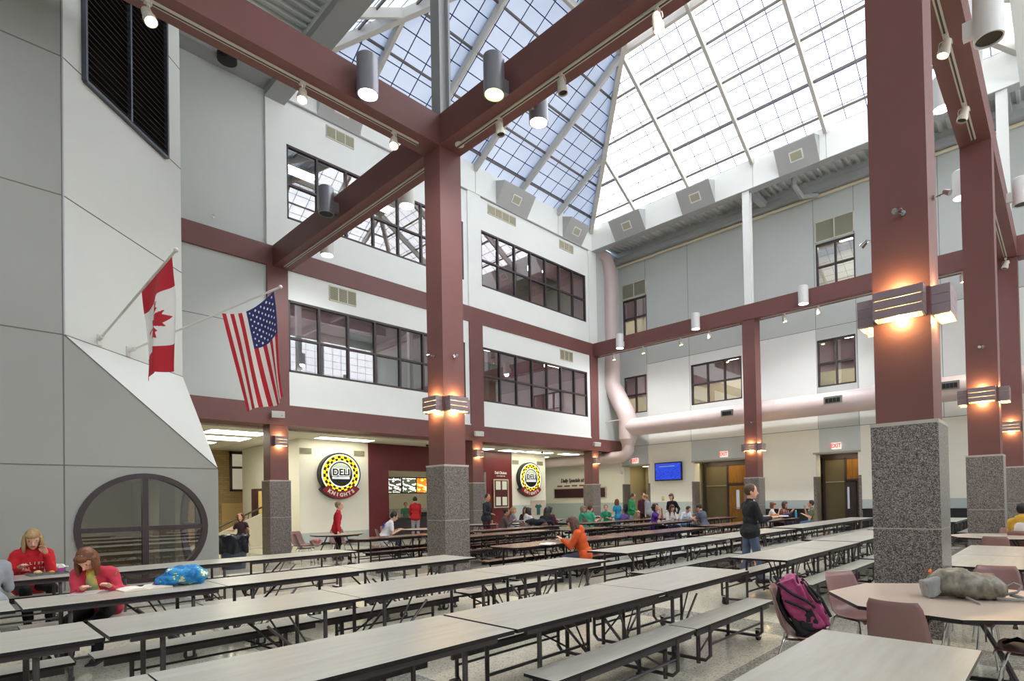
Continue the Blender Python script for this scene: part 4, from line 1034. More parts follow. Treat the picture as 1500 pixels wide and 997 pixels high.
# ------------------------------------------------------------------ round lit signs
def deli_sign(y,z,lab):
    root=empty('round_sign',(-22.1,y,z)); tag(root,lab,'sign','round lit signs on the cream walls')
    R=.86; dp=.28
    def disc(r0,r1,x0,x1,a0=0,a1=2*PI,n=64,mi=0,b=None,cz=0):
        b=b or MB(); k=max(2,int(n*(a1-a0)/(2*PI)))
        vs=[]
        for i in range(k+1):
            t=a0+(a1-a0)*i/k
            for r,x in ((r0,x0),(r1,x0),(r1,x1),(r0,x1)): vs.append((x,r*math.sin(t),cz+r*math.cos(t)))
        fs=[]
        for i in range(k):
            for q in range(4): fs.append((4*i+q,4*i+(q+1)%4,4*i+4+(q+1)%4,4*i+4+q))
        fs+=[(0,1,2,3),(4*k+3,4*k+2,4*k+1,4*k)]
        b.add(vs,fs,mi); return b
    b=disc(.0,R,.02,dp); b.build('sign_case',black,root,True)
    disc(.50,.775,dp,dp+.012).build('yellow_ring',mat('sign_yellow_lit',(246,206,10),.5,emit=(246,206,10),es=.35),root)
    w=disc(.765,.795,dp,dp+.02); disc(.50,.535,dp,dp+.02,b=w); w.build('white_rings',mat('sign_white_lit',(240,240,235),.5,emit=(240,240,235),es=.5),root)
    ck=MB()
    for k in range(32):
        a0=2*PI*k/32; 
        r0,r1=((.635,.735) if k%2 else (.545,.635)); disc(r0,r1,dp,dp+.016,a0,a0+2*PI/32,64*3,b=ck)
    ck.build('checkers',black,root)
    # centre disc with a pale-to-black fade as the sign is printed
    m=bpy.data.materials.get('sign_centre_fade')
    if not m:
        m=mat('sign_centre_fade',(20,20,20),.4); nt=m.node_tree; tc=nt.nodes.new('ShaderNodeTexCoord'); x=nt.nodes.new('ShaderNodeSeparateXYZ'); mr=nt.nodes.new('ShaderNodeMapRange')
        mr.inputs[1].default_value=-.12; mr.inputs[2].default_value=.42; nt.links.new(tc.outputs['Object'],x.inputs[0]); nt.links.new(x.outputs[2],mr.inputs[0])
        mx=nt.nodes.new('ShaderNodeMix'); mx.data_type='RGBA'; mx.inputs[6].default_value=lin((18,20,18)); mx.inputs[7].default_value=lin((205,218,200)); nt.links.new(mr.outputs[0],mx.inputs['Factor']); nt.links.new(mx.outputs[2],nt.nodes['Principled BSDF'].inputs['Base Color'])
    disc(0,.46,dp,dp+.012).build('centre_disc',m,root)
    disc(.455,.50,dp,dp+.018).build('inner_ring',black,root)
    def put(mb,cx,cz): return xform(mb,lambda x,y,z:(z+cx,x,y+cz))
    wl=MATS['sign_white_lit']
    t=put(text_mb('DELI',.37,.01,bold=.030),dp+.022,.06); t.build('lettering_outline',wl,root)
    t=put(text_mb('DELI',.37,.01,bold=.016),dp+.032,.06); t.build('lettering',black,root)
    u=MB().box(dp+.012,dp+.03,-.36,.36,-.20,-.12); u.build('underline',wl,root); MB().box(dp+.03,dp+.036,-.32,.32,-.175,-.15).build('underline_core',black,root)
    # banner arc
    bn=disc(.70,1.0,.06,dp+.03,PI-.88,PI+.88,cz=.0); bn.build('banner',[mat('banner_maroon',(140,24,44),.45)],root)
    bb=disc(.68,1.02,.02,dp-.02,PI-.93,PI+.93); bb.build('banner_case',black,root)
    kt=MB(); word='KNIGHTS'
    for i,chh in enumerate(word):
        l=text_mb(chh,.20,.012,bold=.008); a=(i-3)*.205
        # letters stand upright around the lower arc; y to the right when seen from +x
        def f(x,y,z,a=a): 
            px=x*math.cos(a)-y*math.sin(a); pz=x*math.sin(a)+y*math.cos(a)
            return (dp+.04+z, .85*math.sin(a)+px, -.85*math.cos(a)+pz)
        l=xform(l,f); kt.add(l.v,l.f)
    kt.build('banner_lettering',whitepl,root)
deli_sign(11.05,2.83,'large round sign with black and yellow checkered ring, nearest the left granite column')
deli_sign(21.95,2.83,'round sign with black and yellow checkered ring farther away, right of the maroon serving front')
# ------------------------------------------------------------------ exit signs, screen, vents, speakers ...
for u,v,l in ((930.5,674.5,'red lettered exit sign above the leftmost doorway'),(1060.4,665,'red lettered exit sign above the middle oak doorway'),(1225,652.8,'red lettered exit sign above the right doorway')):
    p=ony(u,v,YR-.05); r=empty('exit_sign',(p.x,YR-.06,p.z)); tag(r,l,'sign','exit signs over the doorways')
    MB().box(-.19,.19,-.04,.06,-.145,.145).build('sign_case',mat('exit_case',(236,232,220),.5,emit=(240,225,215),es=.25),r)
    xform(text_mb('EXIT',.26,.008,bold=.006),lambda x,y,z:(x*.8,-.045-z,y)).build('lettering',mat('exit_red',(230,60,54),.5,emit=(235,40,40),es=.8),r)
r=empty('wall_screen',(-16.13,YR-.16,3.04)); tag(r,'flat wall screen showing a blue page between the left and middle doorways','television')
MB().box(-.84,.84,-.04,.04,-.50,.50).build('screen_case',black,r); MB().box(-.3,.3,.04,.16,-.25,.25).build('wall_mount',black,r)
def screen_mat():
    m=mat('blue_screen',(10,20,120),.2); nt=m.node_tree; b=nt.nodes['Principled BSDF']; tc=nt.nodes.new('ShaderNodeTexCoord'); n=nt.nodes.new('ShaderNodeTexNoise'); n.inputs['Scale'].default_value=6
    mp=nt.nodes.new('ShaderNodeMapping'); mp.inputs['Scale'].default_value=(1.5,1,9); nt.links.new(tc.outputs['Object'],mp.inputs[0]); nt.links.new(mp.outputs[0],n.inputs[0])
    r_=nt.nodes.new('ShaderNodeValToRGB'); r_.color_ramp.elements[0].color=lin((16,30,160)); r_.color_ramp.elements[1].color=lin((50,92,215)); r_.color_ramp.elements[0].position=.35;r_.color_ramp.elements[1].position=.7
    nt.links.new(n.outputs['Fac'],r_.inputs[0]); nt.links.new(r_.outputs[0],b.inputs['Emission Color']); b.inputs['Emission Strength'].default_value=.42; return m
sc=MB().box(-.78,.78,-.046,-.04,-.44,.44).build('screen_panel',screen_mat(),r)
MB().box(-.52,.42,-.05,-.046,.26,.30).build('screen_heading',mat('screen_heading',(90,110,120),.4,emit=(90,110,120),es=.5),sc)
def vent_grid(x,y0,y1,z0,z1,n,lab):
    r=empty('wall_vent',(x,(y0+y1)/2,(z0+z1)/2)); tag(r,lab,'vent','beige slotted vents on the left wall'); h=(y1-y0)/2; v=(z1-z0)/2
    f=MB(); f.box(-.0,.03,-h,h,-v,-v+.04); f.box(0,.03,-h,h,v-.04,v)
    for i in range(n+1): yy=-h+2*h*i/n; f.box(0,.03,max(-h,yy-.02),min(h,yy+.02),-v,v)
    f.build('vent_frame',mat('vent_frame_cream',(214,210,190),.5),r)
    s=MB(); k=12
    for i in range(k): zz=-v+.05+(2*v-.1)*i/(k-1); s.box(.004,.016,-h+.02,h-.02,zz-.012,zz+.012)
    s.build('vent_slats',louver,r); MB().box(-.01,.003,-h+.01,h-.01,-v+.01,v-.01).build('vent_back',mat('vent_void',(96,92,78),.8),r)
xv=XL-.05
vent_grid(xv,9.35,10.4,14.62,15.06,3,'three-slot beige vent over the upper windows left of the central column')
vent_grid(xv,9.38,10.4,8.82,9.36,3,'three-slot beige vent over the lower windows left of the central column')
vent_grid(xv,16.85,18.6,14.62,15.06,4,'four-slot beige vent over the upper windows right of the central column')
vent_grid(xv,21.7,22.8,14.62,15.06,3,'three-slot beige vent over the upper windows near the far corner')
vent_grid(xv,21.6,22.6,8.82,9.36,3,'three-slot beige vent over the lower windows near the far corner')
for (x0,x1,z0,z1,lab) in ((-19.05,-17.4,13.14,14.0,'double beige louvre panel above the upper window beside the duct'),(-8.3,-6.66,13.04,14.0,'double beige louvre panel above the upper window near the nearest column')):
    r=empty('wall_vent',((x0+x1)/2,YR,(z0+z1)/2)); tag(r,lab,'vent'); h=(x1-x0)/2; v=(z1-z0)/2
    f=MB(); f.box(-h,h,-.04,0,-v,-v+.05); f.box(-h,h,-.04,0,v-.05,v)
    for xx in (-h,-.025,h-.05): f.box(xx,xx+.05,-.04,0,-v,v)
    f.build('vent_frame',mat('vent_frame_cream',(214,210,190),.5),r)
    for s in (-1,1): MB().box(min(.025*s,(h-.05)*s),max(.025*s,(h-.05)*s),-.02,-.004,-v+.05,v-.05).build('louver_panel',mat('louver_panel_beige',(150,146,128),.7,noise_amt=.25,nscale=60,stretch=(1,1,4)),r)
for y,z,lab in ((9.75,3.72,'left small dark vent beside the nearer round sign'),(12.0,3.72,'right small dark vent beside the nearer round sign'),(21.05,3.68,'left small dark vent beside the farther round sign'),(22.95,3.68,'right small dark vent beside the farther round sign')):
    r=empty('wall_grille',(-22.1,y,z)); tag(r,lab,'vent','small grilles above the round signs'); MB().box(0,.03,-.24,.24,-.11,.11).build('grille_frame',louver,r)
    s=MB(); [s.box(.03,.034,-.22,.22,-.09+k*.03,-.078+k*.03) for k in range(7)]; s.build('grille_slots',mat('slot_dark',(60,56,48),.7),r)
def speaker(x,y,z,lab,axis='x'):
    r=empty('wall_speaker',(x,y,z),PI/2-.35 if axis=='x' else 0); tag(r,lab,'speaker','white box speakers on the left wall columns')
    MB().obox((0,-.26,0),Vector((1,0,0)),Vector((0,.97,.22)),Vector((0,-.22,.97)),.19,.11,.10).build('speaker_case',whitepl,r)
    MB().cyl((0,-.2,0),(0,.0,-.03),.025,8).build('mount_arm',whitepl,r); MB().cyl((.1,-.38,-.05),(.1,-.365,-.05),.015,8).build('badge',black,r)
for (u,v),lab in (((412,607),'white speaker on the beam above the leftmost granite column'),((704,635),'white speaker on the beam above the second left column'),((876,650.5),'white speaker on the beam above the farthest left column')):
    p=onx(u,v,XL+.25); speaker(XL-.0,p.y,p.z,lab)
def cam_spot(p,d,lab):
    """small clip light on a short stem (wall mounted projector heads)"""
    r=empty('clip_spotlight',p); tag(r,lab,'spotlight','small chrome clip lights on the columns'); d=Vector(d); s=d.cross(Vector((0,0,1))); r.scale=(.7,.7,.7)
    MB().cyl((0,0,0),d*.04,.045,14).build('mount_plate',chrome,r); b=MB().tube([d*.03,d*.12+s*.03,d*.2+s*.05],.012,8).tube([d*.1-s*.02,d*.17+Vector((0,0,.04)),d*.24],.007,6); b.build('bracket_arm',chrome,r)
    MB().cyl(d*.17+s*.05+Vector((0,0,.03)),d*.26+s*.07+Vector((0,0,-.03)),.035,12,.05).build('lamp_head',chrome,r,True)
q=ony(1323,313,7.465); cam_spot((q.x,7.467,q.z),(0,-1,0),'chrome clip light high on the front of the nearest column')
q=onx(1376,313,-1.09); cam_spot((-1.092,7.755,q.z),(1,0,0),'chrome clip light high on the right side of the nearest column')
q=onx(1280,345,-1.67); cam_spot((-1.668,7.755,q.z),(-1,0,0),'chrome clip light poking out left of the nearest column')
q=ony(637,522,7.465); cam_spot((q.x,7.467,q.z),(0,-1,0),'chrome clip light on the left face of the central column')
q=onx(666,522,-10.06); cam_spot((-10.062,7.755,q.z),(1,0,0),'chrome clip light on the right face of the central column')
q=ony(1440,508,15.76); cam_spot((q.x,15.764,q.z),(0,-1,0),'chrome clip light on the front of the second right column')
q=ony(1104,618,YB); cam_spot((q.x,YB+.03,q.z),(0,-1,0),'chrome clip light on the front of the back column')
q=onx(312,318,XL-.1); cam_spot((XL-.1,q.y,q.z),(1,0,0),'small white clip light on the left wall just above the middle beam')
r=empty('ceiling_speaker',(-18.55,5.98,15.25)); tag(r,'round black speaker under the roof steel at the upper left','speaker'); MB().cyl((0,0,-.18),(0,0,0),.27,24).build('speaker_can',black,r,True); MB().cyl((0,0,-.19),(0,0,-.18),.24,24).build('speaker_grille',mat('grille_dark',(40,38,36),.8),r)
r=empty('smoke_detector',(-9.9,7.755,zt)); tag(r,'white disc detector under the beam right of the central column','detector'); MB().cyl((.18,0,-.03),(.18,0,0),.1,20).build('detector_disc',whitepl,r)
# ------------------------------------------------------------------ ducts
def duct():
    r=empty('air_duct',(0,0,0)); tag(r,'big round mauve air duct running down the corner and along the back wall','duct')
    yd=26.0
    MB().tube([(-19.9,24.9,15.5),(-19.6,25.3,15.55),(-19.25,25.7,15.3),(-19.2,yd-.1,14.9),(-19.2,yd,14.2),(-19.2,yd,9.8)],.40,24).build('upper_pipe',ductm,r,True)
    MB().tube([(-19.2,yd,9.8),(-19.2,yd,9.5)],.4,24,rs=[.4,.5]).tube([(-19.2,yd,9.5),(-19.2,yd,8.1),(-19.0,yd,7.75),(-18.35,yd,6.55),(-18.15,yd,6.1),(-18.15,yd,4.9)],.5,24).build('offset_pipe',ductm,r,True)
    b=MB().tube([(-18.15,yd,5.55),(-17.4,yd,5.55),(4,yd,5.55)],.48,28)
    for x in [-17+.8*i for i in range(27)]: b.tube([(x-.012,yd,5.55),(x+.012,yd,5.55)],.487,28)
    b.build('main_pipe',ductm,r,True)
    MB().tube([(-18.15,yd,4.95),(-18.15,yd,4.55)],.5,24,rs=[.5,.33]).tube([(-18.15,yd,4.55),(-18.15,yd,4.3),(-18.3,yd,4.08),(-18.6,yd,3.97),(-19.2,yd,3.95),(-25.9,yd,3.95)],.33,20).build('lower_pipe',ductm,r,True)
    for x,wd in ((-12.05,.3),(-7.3,.36),(-3.2,.3)):
        v=MB(); n=Vector((0,-.8,.0)).normalized(); cc=Vector((x,yd-.47,5.62)); v.obox(cc,Vector((1,0,0)),Vector((0,0,1)),Vector((0,-1,0)),wd,.15,.05,0)
        o=v.build('register_frame',mat('register_grey',(120,118,112),.4),r)
        for k in range(4): xx=x-wd+.06+(2*wd-.12)*(k+.5)/4; MB().obox((xx,yd-.525,5.60),Vector((1,0,0)),Vector((0,0,1)),Vector((0,-1,0)),wd/5.4,.09,.005).build('register_slot',black,o)
    for x in (-18.9,): 
        c=MB().tube([(-19.6,yd,9.1),(-19.75,yd,8.8)],.28,16); c.build('duct_collar',ductm,r,True)
    MB().box(-19.8,-18.3,yd-.52,yd-.46,5.35+.6,5.4+.6).build('support_bracket',ductm,r)
duct()
# ------------------------------------------------------------------ serving counter, menu boards
menus=[('white and grey text rows','left'),('pale picture panel','middle'),('orange picture panel','right')]
def menu_mat(nm,a,b,c,sc):
    m=mat(nm,a,.4); nt=m.node_tree; B=nt.nodes['Principled BSDF']; tc=nt.nodes.new('ShaderNodeTexCoord'); n=nt.nodes.new('ShaderNodeTexNoise'); n.inputs['Scale'].default_value=sc
    mp=nt.nodes.new('ShaderNodeMapping'); mp.inputs['Scale'].default_value=(1,1.0,3.2); nt.links.new(tc.outputs['Object'],mp.inputs[0]); nt.links.new(mp.outputs[0],n.inputs[0]); rr=nt.nodes.new('ShaderNodeValToRGB'); rr.color_ramp.interpolation='CONSTANT'
    e=rr.color_ramp.elements; e[0].color=lin(a); e[1].color=lin(b); e[1].position=.52; k=e.new(.64); k.color=lin(c)
    nt.links.new(n.outputs['Fac'],rr.inputs[0]); nt.links.new(rr.outputs[0],B.inputs['Emission Color']); B.inputs['Emission Strength'].default_value=.9; nt.links.new(rr.outputs[0],B.inputs['Base Color']); return m
mm=[menu_mat('menu_a',(40,38,34),(230,236,214),(150,30,50),4.2),menu_mat('menu_b',(52,54,44),(206,220,190),(238,240,220),3.4),menu_mat('menu_c',(190,90,20),(250,200,90),(255,240,190),3.0)]
for i,(y,l) in enumerate(((14.05,'menu board with pale text rows, leftmost in the serving window'),(14.85,'pale picture menu board, middle one in the serving window'),(15.62,'orange picture menu board cut by the central column'))):
    r=empty('menu_board',(-22.75,y,2.42)); tag(r,l,'menu board','lit menu boards'); MB().box(-.05,.0,-.39,.39,-.38,.38).build('board_case',black,r); MB().box(0,.012,-.35,.35,-.33,.33).build('board_panel',mm[i],r)
r=empty('serving_counter',(-21.95,15.2,0)); tag(r,'dark serving counter with steel top below the menu boards','counter')
MB().box(-.75,.0,-1.8,1.9,0,.92).build('counter_body',mat('dark_counter_front',(62,56,58),.4),r); MB().box(-.8,.08,-1.85,1.95,.92,.96).build('worktop',chrome,r); MB().box(-.35,-.33,-1.7,1.8,.96,1.35).build('sneeze_guard',glass,r)
r=empty('wall_shelf',(-26.95,15,1.95)); tag(r,'pale shelf on the kitchen back wall under the microwave','shelf'); MB().box(0,.4,-1.4,1.2,-.03,0).build('shelf_board',whitepl,r); MB().box(0,.03,-1.4,1.2,-.15,-.03).build('shelf_rail',whitepl,r)
r=empty('microwave_oven',(-26.6,14.85,1.95)); tag(r,'white microwave on the kitchen shelf behind the serving window','microwave'); MB().box(-.2,.2,-.3,.3,0,.36).build('oven_case',whitepl,r); MB().box(.2,.205,-.24,.13,.05,.31).build('oven_window',black,r); MB().box(.2,.21,.17,.27,.05,.31).build('control_panel',louver,r)
r=empty('extractor_hood',(-26.9,13.9,2.3)); tag(r,'dark slanted extractor panel left of the microwave','hood'); MB().prism([(-.7,.35),(.0,-.35),(.25,-.35),(-.35,.35)],-.0,.5,0).build('hood_panel',mat('hood_dark',(66,60,52),.4),r)
r=empty('fryer_unit',(-22.3,15.1,.96)); tag(r,'black food warmer on the serving counter','food warmer'); MB().box(-.25,.2,-.35,.35,0,.2).build('warmer_case',black,r); MB().box(-.2,.15,-.3,.3,.2,.23).build('warmer_lid',chrome,r)
# poster frames on the maroon wall, t-shirt poster, specials wall
r=empty('notice_frame',(-22.06,19.95,2.0)); tag(r,'tall framed notice board with four white sheets beside the farther round sign','notice board')
MB().box(0,.03,-.52,.52,-.75,.75).build('frame_border',mat('pale_frame',(200,188,160),.5),r); MB().box(.03,.034,-.46,.46,-.69,.69).build('board_panel',mat('dark_maroon_panel',(74,28,36),.5),r)
for yy in (-.22,.22):
    for zz in (-.4,.42): MB().box(.034,.042,yy-.16,yy+.16,zz-.22,zz+.22).build('paper_sheet',mat('printed_paper',(226,226,214),.7,noise_amt=.12,nscale=20,stretch=(1,1,8)),r)
xform(text_mb('Deli Choices',.20,.01,bold=.004),lambda x,y,z:(.01+z,x*.8,y+1.08)).build('heading_lettering',whitepl,r); xform(text_mb('at the Knights Cafe',.09,.01),lambda x,y,z:(.01+z,x*.85,y+.92)).build('small_lettering',whitepl,r)
r=empty('tshirt_poster',(-22.08,22.75,1.15)); tag(r,'wall poster with a teal shirt on a pale background','poster'); MB().box(0,.012,-.62,.6,-.4,.45).build('poster_sheet',mat('poster_pale',(200,188,172),.6,noise_amt=.15,nscale=3),r)
MB().prism([(-.28,.12),(-.14,.24),(-.05,.2),(.05,.2),(.14,.24),(.28,.12),(.2,.02),(.14,.06),(.14,-.36),(-.14,-.36),(-.14,.06),(-.2,.02)],.014,.02,0).build('printed_shirt',mat('teal_print',(28,92,92),.6),r)
r=empty('specials_board',(-22.6,YR-.03,2.0)); tag(r,'wide dark maroon board on the cream back wall under plum lettering','notice board')
MB().box(-2.12,2.12,-.03,0,-.34,.34).build('board_frame',mat('pale_frame',(200,188,160),.5),r); MB().box(-2.04,2.04,-.04,-.03,-.28,.28).build('board_panel',mat('plum_board',(62,22,34),.5),r)
xform(text_mb('Daily Specials at the Cafe',.34,.015,bold=.006),lambda x,y,z:(x*.86+.0+(y*.18),-.01-z,y+.80)).build('lettering',mat('plum_letters',(84,30,42),.5),r)
for k in range(6):
    xx=-1.6+k*.62; MB().prism([(xx-.2,.42),(xx+.2,.42),(xx+.23,.47),(xx+.2,.52),(xx-.2,.52),(xx-.23,.47)],-.03,-.005,1).build('day_label',mat('plum_label',(150,96,92),.5),r)
r=empty('thermostat',(-15.9,YR-.02,1.95)); tag(r,'small cream wall control below the screen','thermostat'); p=ony(971.5,730,YR-.02); r.location=(p.x,YR-.02,p.z); MB().box(-.09,.09,-.02,.02,-.13,.13).build('control_case',mat('control_cream',(214,206,160),.5),r); MB().box(-.06,.06,-.025,-.02,-.08,-.01).build('control_slot',louver,r)
# black folded tables / bins at the back wall
blk=[(-12.0+3.3,26.4,'low black storage box row against the back wall behind the group of three'),(-5.9,26.3,'black storage box at the back wall left edge of the nearest column'),(-3.1,26.3,'stack of black boxes at the back wall right of the nearest column')]
for x,y,l in [(-9.9,26.35,blk[0][2]),(-5.7,26.35,blk[1][2]),(-3.2,26.35,blk[2][2])]:
    r=empty('storage_box',(x,y,0)); tag(r,l,'box','black boxes along the back wall'); w=1.1 if x<-9 else .7
    MB().box(-w,w,-.3,.3,.08,.94).build('box_body',mat('black_vinyl',(28,28,32),.35,bump=.5,bscale=6),r); MB().box(-w-.03,w+.03,-.33,.33,.94,1.0).build('box_lid',black,r); MB().box(-w+.1,w-.1,-.25,.25,0,.08).build('box_plinth',rubber,r)
# trash can with black liner
r=empty('trash_can',(-16.05,5.2,0)); tag(r,'tall blue-grey trash can with a glossy black liner beside the grey booth wall','trash can')
MB().lathe([(0,.0),(.27,.0),(.31,.78),(.33,.80),(.33,.84),(.30,.84),(.29,.4),(0,.4)],n=32).build('can_body',mat('can_blue_grey',(64,74,90),.5),r,True)
b=MB(); n=60; vs=[];fs=[]
random.seed(3)
for j,(rr,z) in enumerate(((.315,.42),(.335,.6),(.345,.76),(.365,.85),(.335,.875),(.30,.84),(.27,.6))):
    for i in range(n):
        t=2*PI*i/n; k=.018*math.sin(t*7+j*1.3)+.012*math.sin(t*13-j*2); zz=z+ (.03*math.sin(t*5) if j==0 else .008*math.sin(t*9))
        vs.append(((rr+k)*math.cos(t),(rr+k)*math.sin(t),zz))
for j in range(6):
    for i in range(n): fs.append((j*n+i,j*n+(i+1)%n,(j+1)*n+(i+1)%n,(j+1)*n+i))
b.add(vs,fs).build('bin_liner',mat('black_liner',(26,30,40),.18,bump=.4,bscale=14),r,'all')
# stair rail beyond the trash can
r=empty('stair_railing',(-24,7.6,0)); tag(r,'dark sloping handrail on a pale stair wall left of the first granite column','handrail')
MB().prism([(-1.3,0),(1.3,0),(1.3,1.35),(-1.3,.15)],-.06,.06,0).build('stair_wall',mat('stair_wall_pale',(206,200,184),.6),r); MB().tube([(.1,-1.3,.38),(.1,1.3,1.6)],.035,8).tube([(.0,-.6,.5),(.1,-.6,.7)],.015,6).tube([(.0,.7,1.1),(.1,.7,1.3)],.015,6).build('rail',mat('rail_dark',(60,44,34),.4),r,True)
# ------------------------------------------------------------------ people
def remesh(mb,vox,smooth=2):
    me=bpy.data.meshes.new('rm'); me.from_pydata(mb.v,[],mb.f); o=bpy.data.objects.new('rm',me); TMP.collection.objects.link(o)
    m=o.modifiers.new('r','REMESH'); m.mode='VOXEL'; m.voxel_size=vox; m.use_smooth_shade=True
    if smooth: s=o.modifiers.new('s','SMOOTH'); s.iterations=smooth; s.factor=.5
    vl=TMP.view_layers[0]; vl.update(); out=bpy.data.meshes.new_from_object(o.evaluated_get(vl.depsgraph))
    bpy.data.objects.remove(o); bpy.data.meshes.remove(me); out.polygons.foreach_set('use_smooth',[True]*len(out.polygons)); return out
def displace(me,fn):
    out=[]
    for v in me.vertices: out.extend(fn(v.co.copy(),v.normal.copy()))
    me.vertices.foreach_set('co',out); me.update()
def link(me,name,mats,parent):
    me.materials.clear(); me.name=name
    for m in (mats if isinstance(mats,list) else [mats]): me.materials.append(m)
    o=bpy.data.objects.new(name,me); COL.objects.link(o); o.parent=parent; return o
SKIN={'light':(224,172,146),'tan':(196,140,108),'brown':(134,88,64)}
def skin(k): 
    m=mat('skin_'+k,SKIN[k],.5,noise_amt=.05,nscale=12); m.node_tree.nodes['Principled BSDF'].inputs['Subsurface Weight'].default_value=.08; return m
HAIR={'blond':(182,150,100),'lightbrown':(146,106,66),'brown':(84,56,38),'dark':(40,28,24),'black':(22,18,20),'auburn':(120,72,40),'grey':(150,130,104)}
def hairm(k): return mat('hair_'+k,HAIR[k],.5,noise_amt=.35,nscale=30,stretch=(1,1,.25))
def cloth(c): return mat('cloth_%d_%d_%d'%c,c,.85,noise_amt=.12,nscale=9,bump=.35,bscale=11)
def ik(a,b,l1,l2,pole):
    a=Vector(a);b=Vector(b);d=b-a;L=min(d.length,(l1+l2)*.998); 
    if d.length<1e-4: d=Vector((0,0,-1))
    u=d.normalized(); b=a+u*L; x=(l1*l1-l2*l2+L*L)/(2*L); h=math.sqrt(max(0,l1*l1-x*x)); p=Vector(pole); p=(p-u*p.dot(u)).normalized()
    return a+u*x+p*h,b
def person(loc,face,label,seated=True,H=1.70,top=(120,120,120),pants=(40,42,60),sk='light',hair=('dark','short'),lean=.12,head=(0,0),hands=None,feet=None,sleeve='long',seat=.45,hood=False,group=None,shoes=(50,46,44),fine=False,elbow=None,bulk=1.0,extra=None,collar=None,stride=.0,show_hands=True,headlean=0.0):
    """local frame: +y forward, +x the person's right, z up; hands: ((x,y,z) right,(x,y,z) left) in local metres"""
    k=H/1.70; root=empty('person',loc,math.radians(face-90)); tag(root,label,'person',group)
    P=Vector((0,0,(seat+.10) if seated else .93*k)); 
    up=Vector((0,math.sin(lean),math.cos(lean)))
    chest=P+up*.30*k; neck=P+up*.50*k; fwd=Vector((0,math.cos(lean),-math.sin(lean)))
    hp,hy=head       # pitch down positive, yaw left positive (radians)
    cy_,sy_=math.cos(hy),math.sin(hy)
    f0_=Vector((-sy_*math.cos(hp),cy_*math.cos(hp),-math.sin(hp))); xr=Vector((cy_,sy_,0)); hu=xr.cross(f0_)
    hc=neck+up*.055*k+hu*.125*k+f0_*.02*k+Vector((headlean,0,0))
    vox=.009 if fine else .018; n=12
    B=MB()
    hw=.085*k*bulk; sh=.175*k*(bulk*.5+.5)
    kh=k*1.12
    # head
    Rm=Matrix((xr,f0_,hu)).transposed()
    B.ell(hc+hu*.02*kh,.074*kh,.092*kh,.105*kh,16,12,Rm); B.ell(hc-hu*.045*kh+f0_*.022*kh,.056*kh,.066*kh,.068*kh,14,9,Rm)
    B.ell(hc-hu*.095*kh+f0_*.06*kh,.024*kh,.022*kh,.018*kh,10,6,Rm)                 # chin
    B.cap(hc+f0_*.088*kh+hu*.005*kh,hc+f0_*.110*kh-hu*.030*kh,.008*kh,.0135*kh,8)      # nose
    B.cap(hc+f0_*.088*kh-hu*.056*kh-xr*.017*kh,hc+f0_*.088*kh-hu*.056*kh+xr*.017*kh,.0085*kh,.0085*kh,8) # lips
    for s in (-1,1): B.ell(hc+xr*s*.075*kh-hu*.012*kh-f0_*.008*kh,.011*kh,.02*kh,.032*kh,8,6,Rm)
    B.cap(neck-up*.02*k,hc-hu*.06*k-f0_*.012*k,.056*k,.05*k)
    # torso
    def torso(M,e,lo=0.0):
        M.ell(P+Vector((0,-.01,.02)),(.155*k+e)*bulk,(.115*k+e)*bulk,.13*k+e,16,10); M.ell(P+up*.16*k,(.135*k+e)*bulk,(.10*k+e)*bulk,.16*k+e,16,10,Matrix.Rotation(-lean,3,'X'))
        M.ell(chest+up*.03*k,(.158*k+e)*bulk,(.11*k+e)*bulk,.17*k+e,16,10,Matrix.Rotation(-lean,3,'X'))
        M.cap(neck-up*.055*k-Vector((sh-.03,0,0)),neck-up*.055*k+Vector((sh-.03,0,0)),.062*k+e,.062*k+e)
        M.cap(neck-up*.03*k,neck+up*.02*k,.075*k+e*.5,.06*k+e*.5)
    torso(B,-.012)
    arms=[]
    hands=hands or (((.16,.40,.79),(-.16,.40,.79)) if seated else ((.24,.06,.78*k),(-.24,.06,.78*k)))
    for s,h in ((1,hands[0]),(-1,hands[1])):
        S=neck-up*.055*k+Vector((s*sh,0,0)); el,hd=ik(S,Vector(h),.285*k,.25*k,(s*.32,-.3,-1) if not elbow else (s*elbow[0],elbow[1],elbow[2]))
        arms.append((s,S,el,hd)); B.cap(S,el,.047*k,.038*k); B.cap(el,hd,.038*k,.026*k)
        fd=(hd-el).normalized(); sd=fd.cross(Vector((0,0,1))); sd=sd.normalized() if sd.length>.1 else Vector((1,0,0)); nd=sd.cross(fd)
        # palm, four fingers of different length with a bend, thumb from the side of the palm
        pc=hd+fd*.05*k; pm=Matrix((sd,fd,nd)).transposed(); B.ell(pc,.040*k,.052*k,.018*k,12,8,pm); B.cap(hd,pc,.025*k,.026*k,8)
        fr=.0092*k if fine else .012*k
        for i,L in enumerate((.062,.072,.068,.054)):
            o=(i-1.5)*.0195*k; a=hd+fd*.088*k+sd*o*s; b_=a+fd*L*.5*k-nd*.006*k; c_=b_+fd*L*.38*k-nd*.026*k; B.cap(a-fd*.02*k,b_,fr,fr*.95,7); B.cap(b_,c_,fr*.95,fr*.8,7)
        a=hd+fd*.03*k-sd*s*.030*k; b_=a+fd*.035*k-sd*s*.025*k-nd*.008*k; c_=b_+fd*.032*k-sd*s*.002*k-nd*.008*k; B.cap(a,b_,fr*1.2,fr*1.1,7); B.cap(b_,c_,fr*1.1,fr*.9,7)
    legs=[]
    if seated: feet=feet or ((.12,.46,.07),(-.12,.44,.07))
    else: feet=feet or ((.10,stride,.07),(-.10,-stride,.07))
